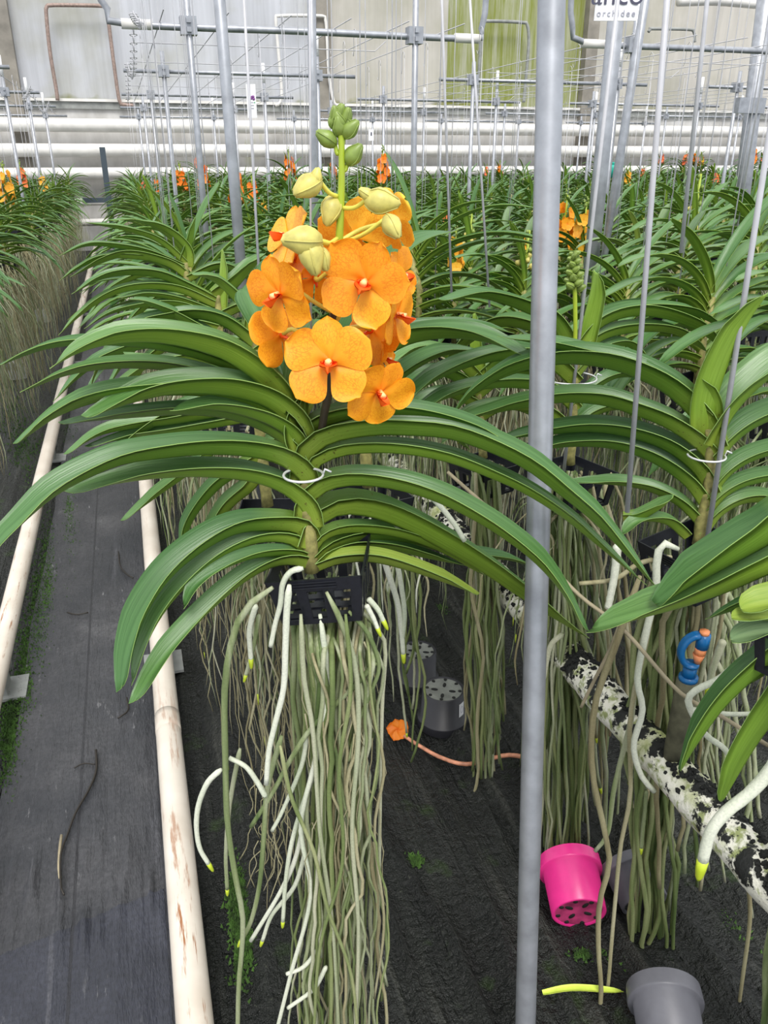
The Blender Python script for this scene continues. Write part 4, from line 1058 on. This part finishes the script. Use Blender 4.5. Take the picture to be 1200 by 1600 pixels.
BP = {k: bloom_proto(i + 50, k) for i, k in enumerate(('petal_far', 'petal_yellow', 'petal', 'petal_salmon'))}
bused = set()
for i, (px, py, hp, mt, lb) in enumerate(blooms):
    d = bloom_d(px, py, hp); P0 = PH(px, py, d); sc = hp * d / 1250 / .18
    t = (TF if d > 2.6 else TF)[i % len(TF)]
    o = place(t, Vector((P0.x, P0.y, P0.z - .26 * (1 if sc < 1.3 else 1.15))), rng_f.gauss(0, .3), 1.0, 'orchid carrying a ' + lb, None)
    b0 = BP[mt]
    if mt not in bused: bused.add(mt); bo = b0
    else: bo = copy_tree(b0)
    bo.parent = o; bo.location = (0, 0, .26 - .07 * sc); bo.rotation_euler = (0, 0, rng_f.uniform(0, 6)); bo.scale = (sc,) * 3
    w_ = P0
# green bud spikes
for px, py, hp, d, lb in ((1085, 318, 80, 2.4, 'orchid with a yellow-green bud spike standing beyond the grey hanging rods'), (735, 362, 50, 2.6, 'orchid with a small green bud spike above the loose yellow bloom'), (816, 390, 55, 2.3, 'orchid with a thin green bud spike touching the thick grey pole')):
    P0 = PH(px, py, d); o = place(TF[int(px) % 6], Vector((P0.x, P0.y, P0.z - .25)), .2, 1.0, lb, None)
    sp = MB().tube([Vector((0, 0, .05)), Vector((.004, 0, .2)), Vector((0, 0, .25 + hp * d / 2500))], .0035, 7).build('flower_spike', M['spike_green'], o, off=Vector((0, 0, 0)))
    for k in range(11):
        a = k * 2.2; z = .25 + hp * d / 1250 * (k / 11 - .45); tb = MB(); c = Vector((math.cos(a) * .022 * (1 - k / 14), math.sin(a) * .022 * (1 - k / 14), z)); blob(tb, c, .008 - .0003 * k, 1.2, 7); tb.tube([Vector((0, 0, z - .01)), c], .0014, 5)
        tb.build('bud', M['bud_yellow' if k < 5 else 'bud_green'], sp, off=Vector((0, 0, 0)), smooth=True)

# unused templates away
for t in ALLT:
    if t.name not in used:
        for c in KIDS[t.name]: 
            for g in KIDS.get(c.name, []): bpy.data.objects.remove(g)
            bpy.data.objects.remove(c)
        bpy.data.objects.remove(t)

# ------------------------------------------------------------------ hangers, frames, posts
FZ = 1.70
bedx = [(-1.95, -.5, 'bed across the aisle'), (.095, 1.45, 'bed beside the aisle'), (2.0, 3.5, 'second bed'), (4.0, 5.6, 'third bed'), (6.1, 7.6, 'fourth bed')]
ordf = ['first', 'second', 'third', 'fourth', 'fifth']
for bi, (xa, xb, bw) in enumerate(bedx):
    for fi, fy in enumerate((3.55, 5.35, 7.3, 9.2, 11.2)):
        if bi == 0 and fi < 2 and False: continue
        if bi >= 3 and fi < 1: continue
        root = empty('support_rack', (xa, fy, 0), 'galvanised cross bar on posts over the %s, %s from the near end' % (bw, ordf[fi]), 'frame')
        bar = MB(); rb = .0125 if fi == 0 else .011
        if fi == 0:
            bar.tube(spline([Vector((xa - .09, fy, FZ + .6)), Vector((xa - .09, fy, FZ + .14)), Vector((xa - .06, fy, FZ + .04)), Vector((xa, fy, FZ)), Vector(((xa + xb) / 2, fy, FZ)), Vector((xb, fy, FZ)), Vector((xb + .05, fy, FZ + .03)), Vector((xb + .07, fy, FZ + .1)), Vector((xb + .07, fy, FZ + .6))], 48), rb, 12)
        else: bar.tube([Vector((xa, fy, FZ)), Vector((xb, fy, FZ))], rb, 10)
        bar.build('cross_bar', M['galv'], root)
        for px_ in (xa + .22, xb - .24):
            p = MB().tube([Vector((px_, fy - .025, .1)), Vector((px_, fy - .025, FZ + (.6 if fi == 0 else .10)))], .0125, 10).build('post', M['galv'], root)
            MB().box((px_, fy - .012, FZ), (.03, .026, .03)).box((px_, fy - .04, FZ + .015), (.008, .012, .008)).box((px_, fy - .04, FZ - .015), (.008, .012, .008)).build('clamp', M['galv'], p, off=parent_world(root), smooth=False)
            if fi and px_ > (xa + xb) / 2: MB().tube([Vector((px_, fy - .025, FZ + .10)), Vector((px_, fy - .025, FZ + .24))], .013, 10).build('white_cap', M['white'], p, off=parent_world(root))
            MB().box((px_, fy - .025, .05), (.05, .05, .05)).build('foot', M['greyrail'], p, off=parent_world(root), smooth=False)
        if fi == 0:
            for x_ in (xa + .03, xb - .01): MB().tube([Vector((x_ - .05, fy, FZ)), Vector((x_ + .06, fy, FZ))], .0175, 12).build('coupling', M['offwhite_pipe'], root)
    # lengthwise rods, one thing each
    for k in range(6):
        x = xa + .12 + (xb - xa - .24) * k / 5
        o = MB().tube([Vector((x, 3.3 if bi < 2 else 3.3, FZ + .016)), Vector((x, 7.3, FZ + .012)), Vector((x, 11.4, FZ + .016))], .0022, 5).build('hanging_rod', M['wire'])
        tag(o, 'thin steel rod running lengthwise over the %s, on its cross bars' % bw, 'rod', 'lengthwise rods over the %s' % bw)
    if bi < 3:
        for k in range(5):
            yy = 3.9 + k * .75; o = MB().tube([Vector((xa + .02, yy, FZ - .02)), Vector((xb - .3, yy, FZ - .02)), Vector((xb - .25, yy, FZ + .02))], .002, 5).build('cross_wire', M['wire'])
            tag(o, 'thin steel wire stretched across the %s between the cross bars' % bw, 'wire', 'thin cross wires over the %s' % bw)

def hanger(x, y, z, top, r=.0013, label=None, group=None, hook=True, ring=False):
    root = empty('hanging_wire', (x, y, z), label, 'wire', group)
    w = MB(); w.tube([Vector((x, y, z)), Vector((x, y, (z + top) / 2)), Vector((x, y, top))], r, 5)
    w.build('wire', M['wire'], root)
    if hook:
        h = MB(); h.tube([Vector((x, y, top - .002)), Vector((x, y + .004, top + .02)), Vector((x, y + .02, top + .03)), Vector((x, y + .036, top + .018)), Vector((x, y + .036, top - .05)), Vector((x, y + .045, top - .065)), Vector((x, y + .06, top - .05))], r, 5); h.build('hook', M['wire'], root)
    return root
hp = {}
for (o, bname, ri, x, y, z) in plants:
    yf = 'near' if y < 3.3 else 'middle' if y < 7 else 'far'
    if y > 9 and rng_f.random() < .45: continue
    for dx in ((-.045, .045) if y < 3.0 else (.04,)):
        top = FZ if y > 3.3 else 2.4
        X, Y = x + dx + rng_f.gauss(0, .006), y + .03
        key = (yf, y > 3.3)
        if key not in hp:
            hp[key] = hanger(X, Y, z, top, .0014 if y > 4 else .0012, hook=y > 3.3); KIDS[hp[key].name] = [c for c in list(COL.objects)[-3:] if c.parent == hp[key]]; hp[key]['z0'] = 1; h = hp[key]; hz = (z, top)
            hp[(key, 'z')] = z
        else:
            h = copy_tree(hp[key]); h.location = (X, Y, z); 
            if y > 3.3: h.location.z = hp[(key, 'z')]
            else: h.location.z = z
        tag(h, 'thin wire holding an orchid, %s part of the %s' % (yf, bedword[bname]), 'wire', 'hanging wires in the %s part of the %s' % (yf, bedword[bname]))

def line_thing(name, p0, p1, r, mat, label, cat, ext0=0, ext1=0, n=12, steps=2):
    d = (p1 - p0).normalized(); a = p0 - d * ext0; b_ = p1 + d * ext1
    root = empty(name, b_, label, cat); MB().tube([a.lerp(b_, i / (steps - 1)) for i in range(steps)], r, n).build('rod' if r < .006 else 'pole_tube', mat, root); return root
# thick pole near the camera
def PD(px, py, d): return CAM + ray(px, py) * d
p0, p1 = PD(862, 0, .765), PD(821, 1600, 1.065); dd = (p1 - p0).normalized(); ef = (p1.z - .0) / -dd.z
pole = line_thing('support_pole', p0, p1, .0133, M['galv'], 'thick galvanised grey pole standing full height beside the blooming orchid', 'pole', .35, ef, 24, 12)
MB().box(pole.location + Vector((0, 0, .004)), (.04, .04, .004)).build('base_plate', M['galv'], pole, smooth=False)
for px, py, bx, by, dia, fh, lb in ((343, 0, 375, 400, 16, 2.1, 'slim grey upright post between aisle and big orange flowers'), (962, 30, 932, 330, 22, 2.5, 'medium grey upright post standing in front of the white sign'),
      (1000, 50, 958, 310, 12, 3.2, 'slim grey upright post next to the one holding the white sign'), (1190, 50, 1165, 260, 22, 5.2, 'broad flat grey upright post with a bracket, far back'), (487, 20, 492, 350, 12, 2.9, 'pale grey upright post directly behind the green bud spike')):
    a = PH(px, py, fh); b_ = PH(bx, by, fh); r_ = dia * fh / 1250 / 2; dv = (b_ - a).normalized(); e = b_.z / -dv.z
    o = line_thing('upright_post', a, b_, min(r_, .05), M['galv'], lb, 'post', .9 if fh < 4 else .6, e - .02, 16)
    if fh > 4: MB().box(PH(1172, 165, fh - .06), (.09, .02, .04)).build('bracket', M['galv'], o, smooth=False)
# nearby hanging rods
def basket_hook(root, p): pass
for (ax, ay, bx, by, fh, wpx, lb, mt) in (
  (1043,-10,980,800,.86,8.5,'thick grey hanging rod ending at the arching leaf of the ringed orchid','wire'),
  (1106,-10,1064,395,1.30,6,'dark grey hanging rod beside the thicker one, ending among the middle leaves','wire'),
  (1216,120,1105,842,.885,9,'grey hanging rod clipped to the ringed orchid plant basket','wire'),
  (963,20,880,745,1.17,5.5,'thin grey hanging rod clipped to the half hidden orchid behind the pole','wire'),
  (484,-10,487,760,.79,3.2,'thin grey hanging rod holding the blooming orchid, behind its flowers','wire'),
  (690,-10,706,470,1.6,3.5,'thin pale hanging rod dropping to leaves midway between blooms and pole','wire'),
  (390,160,412,560,1.15,4,'thin pale hanging rod on the aisle side of the yellow-orange flowers','wire'),
  (742,120,765,480,1.7,3.5,'thin pale hanging rod close before the thick pole','wire')):
    line_thing('hanging_rod', PH(ax, ay, fh), PH(bx, by, fh), wpx * fh / 1250 / 2, M[mt], lb, 'rod', .25, 0, 10)
def ring(px, py, wpx, fh, lb, gap=0):
    c = PH(px, py, fh); r_ = wpx * fh / 1250 / 2; root = empty('support_ring', c, lb, 'wire ring')
    pts = [c + RT * (math.cos(a) * r_) + FH * (math.sin(a) * r_) for a in [2 * math.pi * i / 40 + gap / 2 for i in range(40) if gap == 0 or 2 * math.pi * i / 40 < 2 * math.pi - gap]]
    MB().tube(pts, .0013, 7, close=(gap == 0)).build('ring_wire', M['wirelight'], root); 
    MB().tube([c + RT * r_, c + RT * (r_ + .002) + Vector((0, 0, .006)), c + RT * (r_ + .008) + Vector((0, 0, .003))], .0012, 6).build('clip', M['wirelight'], root)
ring(474, 742, 66, .715, 'bright open wire ring around the neck of the blooming orchid'); ring(1104, 712, 60, .90, 'white wire ring around the fan-shaped orchid beyond the thick pole'); ring(890, 590, 84, 1.17, 'thin wire ring around the half hidden orchid behind the thick pole')

# chain along the bed edge
mb = MB(); 
for k in range(70):
    y = 3.0 + k * .05; c = Vector((.12, y, FZ + .03 - .12 * abs(math.sin((y - 3.55) / 1.8 * math.pi))))
    for s_ in (0,):
        ax = Vector((1, 0, 0)) if k % 2 else Vector((0, 0, 1))
        mb.tube([c + Vector((0, 1, 0)) * (math.cos(a) * .034) + ax * (math.sin(a) * .014) for a in [i * math.pi / 5 for i in range(10)]], .0019, 4, close=True)
tag(mb.build('chain', M['wire']), 'slack steel chain along the aisle edge of the near bed', 'chain')
mb = MB()
for k in range(60):
    y = 6.6 + k * .05; c = Vector((-.56, y, FZ + .03 - .12 * abs(math.sin((y - 7.3) / 1.9 * math.pi)))); ax = Vector((1, 0, 0)) if k % 2 else Vector((0, 0, 1))
    mb.tube([c + Vector((0, 1, 0)) * (math.cos(a) * .034) + ax * (math.sin(a) * .014) for a in [i * math.pi / 5 for i in range(10)]], .0019, 4, close=True)
tag(mb.build('chain', M['wire']), 'slack steel chain along the edge of the bed across the aisle', 'chain')

# bent pipes on the back wall
def wpipe(pts, y, r, mat, lb):
    tag(MB().tube(spline([PY(x, yy, y) for x, yy in pts], 70), r, 10).build('bent_pipe', mat), lb, 'pipe')
wpipe([(88,156),(84,163),(78,160),(90,157),(88,140),(78,80),(72,18),(74,10),(84,8),(155,9),(164,12),(168,24),(178,100),(186,155),(192,163),(210,165)][3:], WY - .14, .024, M['rustpipe'], 'reddish brown pipe bent into a tall arch on the back wall')
wpipe([(430,165),(438,160),(440,140),(434,70),(431,30),(436,25),(500,25),(508,30),(511,60),(514,120),(522,160),(530,166)], WY - .14, .022, M['offwhite_pipe'], 'white pipe bent into an arch before the middle back wall column')
wpipe([(745,168),(748,120),(752,60),(756,36),(764,33),(815,35),(824,40),(826,70),(820,140),(818,160)], WY - .14, .024, M['greyrail'], 'grey pipe bent into an arch in front of the green algae-stained pane')
wpipe([(1013,50),(1016,46),(1020,45),(1075,46),(1084,50),(1086,66)], WY - 3, .018, M['greyrail'], 'small grey bent rod beyond the white sign')
wpipe([(1060,2),(1120,1),(1185,6),(1230,8)], WY - 1, .07, M['offwhite_pipe'], 'thick white pipe high on the back wall in the picture corner')
# joint of white rail in the back: small collar
# ------------------------------------------------------------------ sign and tags
def text(body, size, loc, mat, parent, name='lettering', extr=.0004, sp=1.0):
    cu = bpy.data.curves.new(name, 'FONT'); cu.body = body; cu.size = size; cu.extrude = extr; cu.space_character = sp; cu.align_x = 'CENTER'; cu.align_y = 'BOTTOM'
    o = bpy.data.objects.new(name, cu); COL.objects.link(o); cu.materials.append(mat); 
    bpy.context.view_layer.update(); me = bpy.data.meshes.new_from_object(o.evaluated_get(bpy.context.evaluated_depsgraph_get())); bpy.data.objects.remove(o)
    o = bpy.data.objects.new(name, me); COL.objects.link(o); o.parent = parent; o.location = loc; return o
SF = 1.56; c = PH(964, 0, SF); root = empty('sign', c, 'white square sign with dark lettering fixed behind a grey post at the top edge', 'sign')
root.rotation_euler = (0, 0, -YAW); wpx = 66 * SF / FPX / 1.17
hb = MB(); hb.box((0, 0, 0), (wpx / 2 , .002, .05)); bo = hb.build('sign_board', M['white'], root, off=Vector((0, 0, 0)), smooth=False); bo.location = (0, 0, .02)
t1 = text('anco', .046, (0, -.003, -.016), M['ink'], root); t1.rotation_euler = (R(90), 0, 0)
t2 = text('orchidee', .0135, (0, -.003, -.0265), M['inkgrey'], root, sp=1.35); t2.rotation_euler = (R(90), 0, 0)
c = PH(393, 158, 3.0); root = empty('plant_tag', c, 'tall white hang tag with a purple flower print among the wires', 'tag'); root.rotation_euler = (0, 0, -YAW)
k = 3.0 / FPX / 1.1
MB().box((0, 0, 0), (7.2 * k, .001, 23 * k)).build('card', M['white'], root, off=Vector((0, 0, 0)), smooth=False)
pr = MB(); 
for dx, dz, r_ in ((0, 4, 2.2), (3, 6, 2), (3.5, 3, 2.2), (1, 6, 1.5)): 
    pr.lathe([(.0001, 0), (r_ * k, 0), (r_ * k, .0006), (.0001, .0006)], 10, 0, Matrix.Translation((dx * k, -.001, dz * k)) @ Matrix.Rotation(R(90), 4, 'X'))
pr.build('flower_print', M['purple'], root, off=Vector((0, 0, 0)))
for dz, w_, mt in ((-2, 2.6, 'inkgrey'), (-6, 3.4, 'inkgrey'), (-10, 3, 'inkgrey')): MB().box((0, -.0014, dz * k), (w_ * k, .0002, .6 * k)).build('print_line', M[mt], root, off=Vector((0, 0, 0)), smooth=False)
MB().box((4.5 * k, -.0014, -2 * k), (1 * k, .0002, .8 * k)).build('green_mark', M['greenink'], root, off=Vector((0, 0, 0)), smooth=False)
c = PH(580, 211, 3.6); root = empty('plant_tag', c, 'tiny white hang tag between wires beyond the green bud spike', 'tag'); k = 3.6 / FPX / 1.1
MB().box((0, 0, 0), (4 * k, .001, 8 * k)).build('card', M['white'], root, off=Vector((0, 0, 0)), smooth=False); MB().box((0, -.0014, 1.5 * k), (1 * k, .0002, 2.5 * k)).build('print_line', M['ink'], root, off=Vector((0, 0, 0)), smooth=False)
c = PH(958, 268, 7.5); root = empty('plastic_container', c, 'small teal plastic container among far leaves next to the sign post', 'container')
MB().lathe([(.0001, -.05), (.045, -.05), (.055, .03), (.045, .05), (.02, .055), (.0001, .055)], 16, 0, Matrix.Translation(c)).build('body', M['teal'], root)
MB().lathe([(.0001, .055), (.018, .055), (.018, .075), (.0001, .075)], 12, 0, Matrix.Translation(c)).build('cap', M['teal'], root)

# ------------------------------------------------------------------ pots and litter on the floor
def pot(loc, r, h, ax, body, basem, label, seedv=1, holes=True, sticker=None):
    """plastic plant pot; built with its base at +h, so standing upside down when ax is +Z"""
    root = empty('plant_pot', loc, label, 'plant pot'); Q = Vector(ax).to_track_quat('Z', 'Y').to_matrix().to_4x4(); Q.translation = loc
    rt, rb = r, r * .90; t = .0022
    MB().lathe([(rt + .004, 0), (rt + .005, h * .2), (rt + .004, h * .235), (rt - .003, h * .24), (rb, h * .985), (rb - .003, h), (rb - .008, h - .004)], 44, 0, Q).build('pot_wall', body, root)
    MB().lathe([(rt + .004, 0), (rt - t, 0), (rb - t, h - .008), (.0001, h - .008)], 44, 0, Q).build('pot_inside', body, root)
    MB().lathe([(rb - .006, h - .003), (rb * .72, h - .003), (rb * .6, h - .006), (.0001, h - .0065)], 44, 0, Q).build('pot_base', basem, root)
    if holes:
        hm = MB()
        for k in range(8):
            a = k * math.pi / 4 + .3; e = Q @ Matrix.Translation((math.cos(a) * rb * .77, math.sin(a) * rb * .77, h - .0022))
            hm.lathe([(.0001, .0005), (.0042, .0005), (.0042, -.002)], 10, 0, e)
            if k % 2: hm.lathe([(.0001, .0005), (.005, .0005), (.005, -.004)], 10, 0, Q @ Matrix.Translation((math.cos(a) * rb * .42, math.sin(a) * rb * .42, h - .0052)) @ Matrix.Rotation(a, 4, 'Z') @ Matrix.Diagonal((1.6, .8, 1, 1)))
        hm.build('drain_holes', M['algae'], root)
    if sticker:
        s_ = MB(); ld = Q.to_3x3().inverted() @ (-FH * .62 + RT * .78); a0 = math.atan2(ld.y, ld.x)
        for i in range(7):
            a = a0 + (i - 3) * .06
            for z in (.45, .82):
                rr_ = rt - .003 + (rb - rt + .003) * ((z - .24) / .745) + .0012; s_.v.append(Q @ Vector((math.cos(a) * rr_, math.sin(a) * rr_, h * z)))
        for i in range(6): s_.face((2*i, 2*i+2, 2*i+3, 2*i+1))
        s_.build('sticker', M['white'], root)
        rg_ = MB(); 
        pts = []
        for i in range(20):
            b_ = 2 * math.pi * i / 20; a = a0 + .09 * math.cos(b_); z = .64 + .09 * math.sin(b_); rr_ = rt - .003 + (rb - rt + .003) * ((z - .24) / .745) + .0018; pts.append(Q @ Vector((math.cos(a) * rr_, math.sin(a) * rr_, h * z)))
        rg_.tube(pts, .0004, 4, close=True); rg_.build('round_mark', M['inkgrey'], root)
    return root
def on_floor(px, py, z=0): return PZ(px, py, z)
pot(on_floor(691, 1128, .006), .056, .098, (0, 0, 1), M['pot_dark'], M['pot_dust'], 'dark pot standing upside down showing its dusty holed base and a white sticker', sticker=R(-52))
pot(on_floor(652, 1066, .006), .050, .100, (.02, 0, 1), M['pot_dark'], M['pot_dust'], 'darker upside-down pot half hidden by roots behind the one with the sticker')
def tip_pot(rim, basep, r, body, basem, lb, fr, fb):
    a = on_floor(*rim, fr); b_ = on_floor(*basep, fb); ax = (b_ - a)
    pot(a, r, ax.length, ax, body, basem, lb)
tip_pot((888,1345), (905,1428), .053, M['pot_pink'], M['pot_pink_in'], 'bright pink plant pot tipped over with its base towards the viewer', .065, .045)
tip_pot((978,1348), (1008,1412), .047, M['pot_grey'], M['pot_dark'], 'grey plant pot tipped over against the pink one', .065, .045)
tip_pot((1036,1545), (1056,1665), .052, M['pot_grey'], M['pot_dark'], 'grey plant pot lying at the bottom edge under the green root bundle', .065, .055)

fl = empty('fallen_flower', on_floor(622, 1145, .01), 'orange flower fallen on the black floor sheet with its brown stalk', 'flower')
st = [on_floor(632,1150,.026), on_floor(655,1165,.026), on_floor(690,1184,.026), on_floor(732,1194,.028), on_floor(790,1180,.028), on_floor(830,1185,.026)]
MB().tube(spline(st, 20), lambda t: .0042 + .001 * t, 9).build('stalk', M['fallen'], fl)
F = frame(on_floor(622, 1140, .026), Vector((-.3, -.85, .75)), .3)
for nm, ang, l, w in PET:
    mb = MB(); add_petal(mb, petal_grid(.027 * l, .027 * w * 1.1, .3, .1, .1, .05), F @ Matrix.Rotation(R(ang - 90), 4, 'Z') @ Matrix.Rotation(R(18), 4, 'X')); mb.build('petal', M['petal_far'], fl)
mb = MB(); a, b_ = on_floor(848, 1552, .02), on_floor(972, 1548, .02); add_leaf(mb, [a, a.lerp(b_, .4) + Vector((0, .004, .005)), b_], .006, 12, flat=.5)
tag(mb.build('fallen_leaf', (M['strap_yellow'],) * 3), 'narrow yellow-green leaf strip lying on the black floor sheet at the bottom', 'leaf')
tw = [(150,1172),(150,1205),(138,1235),(118,1270),(105,1305),(96,1330),(94,1360),(96,1390),(100,1398)]
root = empty('fallen_twig', on_floor(120, 1270, .012), 'crooked dark dead root lying on the black aisle cloth', 'twig')
MB().tube(spline([on_floor(x, y, .012 if y < 1320 else .021) for x, y in tw], 26), lambda t: .0026 * (1.1 - .4 * t), 7).build('main_root', M['twig'], root)
MB().tube(spline([on_floor(148,1194,.013), on_floor(130,1193,.012), on_floor(116,1200,.012)], 8), .0014, 6).build('side_root', M['twig'], root)
o = MB().tube(spline([on_floor(x, y, .019) for x, y in ((96,1305),(93,1330),(92,1355),(94,1372))], 10), .0029, 7).build('yellow_stretch', M['cane'], root)
for pts, lb in (([(105,957),(120,960),(138,957)], 'short dark root scrap lying high up on the aisle cloth'), ([(185,862),(188,885),(198,897),(208,903)], 'thin curved dark root scrap on the aisle cloth near the rust-scratched rail'), ([(198,1090),(200,1110),(184,1122)], 'small forked dark scrap on the aisle cloth below the leaf tips')):
    tag(MB().tube(spline([on_floor(x, y, .012) for x, y in pts], 8), .0022, 6).build('root_scrap', M['twig']), lb, 'root scrap')
cn = [(612,722),(700,738),(770,800),(840,862),(905,930),(975,985),(1060,1080),(1120,1115),(1205,1168)]
cf = [1.15, 1.1, 1.02, .95, .90, .86, .82, .79, .75]
tag(MB().tube(spline([PH(x, y, f) for (x, y), f in zip(cn[1:], cf[1:])], 40), lambda t: .0026, 8).build('dry_cane', M['cane']), 'long thin dry brown cane slanting from the blooming orchid down over the mossy pipe', 'cane')
# moss patches
def moss(pts, lb, n=900, hgt=.012, zz=.0):
    mb = MB(); rgm = random.Random(len(lb))
    for _ in range(n):
        cx, cy, sx, sy = pts[rgm.randrange(len(pts))]; p = on_floor(cx + rgm.gauss(0, sx), cy + rgm.gauss(0, sy), zz); b0 = len(mb.v); h = hgt * rgm.uniform(.3, 1); a = rgm.random() * 6; w = .0035
        for k in range(3): mb.v.append(p + Vector((math.cos(a + k * 2.1) * w, math.sin(a + k * 2.1) * w, 0)))
        mb.v.append(p + Vector((rgm.gauss(0, .003), rgm.gauss(0, .003), h)))
        for k in range(3): mb.face((b0 + k, b0 + (k + 1) % 3, b0 + 3))
    tag(mb.build('moss', M['moss'], smooth=False), lb, 'moss', kind='stuff')
moss([(1090,1440,34,12),(1070,1490,46,16),(1115,1465,20,14),(1100,1520,26,12)], 'green moss patch on the floor sheet under the mossy pipe', 1100, .008)
moss([(380,1460,10,34),(372,1400,8,20)], 'dark green moss patch beside the rust-scratched cream rail', 1200)
moss([(60,960,8,40),(40,1050,8,40),(75,900,6,40),(15,1150,8,40),(110,760,6,60)], 'strip of green moss between the plain cream rail and the aisle cloth', 4200, .010)
moss([(690,950,14,5),(650,1345,6,4),(920,1490,14,5)], 'small moss tufts scattered on the black floor sheet', 500, .008)
moss([(20,640,16,30),(40,700,12,20)], 'moss under the hanging roots across the aisle', 900, .012)

# ------------------------------------------------------------------ light
w = bpy.data.worlds.new('world'); scene.world = w; w.use_nodes = True; nt = w.node_tree; bg = nt.nodes['Background']
tc = N(nt, 'ShaderNodeTexCoord'); sx = N(nt, 'ShaderNodeSeparateXYZ'); nt.links.new(tc.outputs['Generated'], sx.inputs[0])
cr = ramp(nt, sx.outputs['Z'], [(0, (.16, .17, .15)), (.5, (.62, .66, .70)), (1, (1, 1, 1))]); mrw = N(nt, 'ShaderNodeMapRange'); nt.links.new(sx.outputs['Z'], mrw.inputs[0]); mrw.inputs[1].default_value = -1
nt.links.new(mrw.outputs[0], cr.node.inputs['Fac'])
nt.links.new(cr, bg.inputs['Color']); bg.inputs['Strength'].default_value = 1.15
sd = bpy.data.lights.new('sun', 'SUN'); so = bpy.data.objects.new('sun', sd); COL.objects.link(so); sd.energy = 2.2; sd.angle = R(25); sd.color = (1, .97, .92)
so.rotation_euler = (R(32), R(-22), R(20)); so.location = (0, 0, 5)
vs = scene.view_settings; vs.view_transform = 'Standard'; vs.look = 'None'; vs.gamma = 1; vs.use_curve_mapping = False; vs.exposure = .45
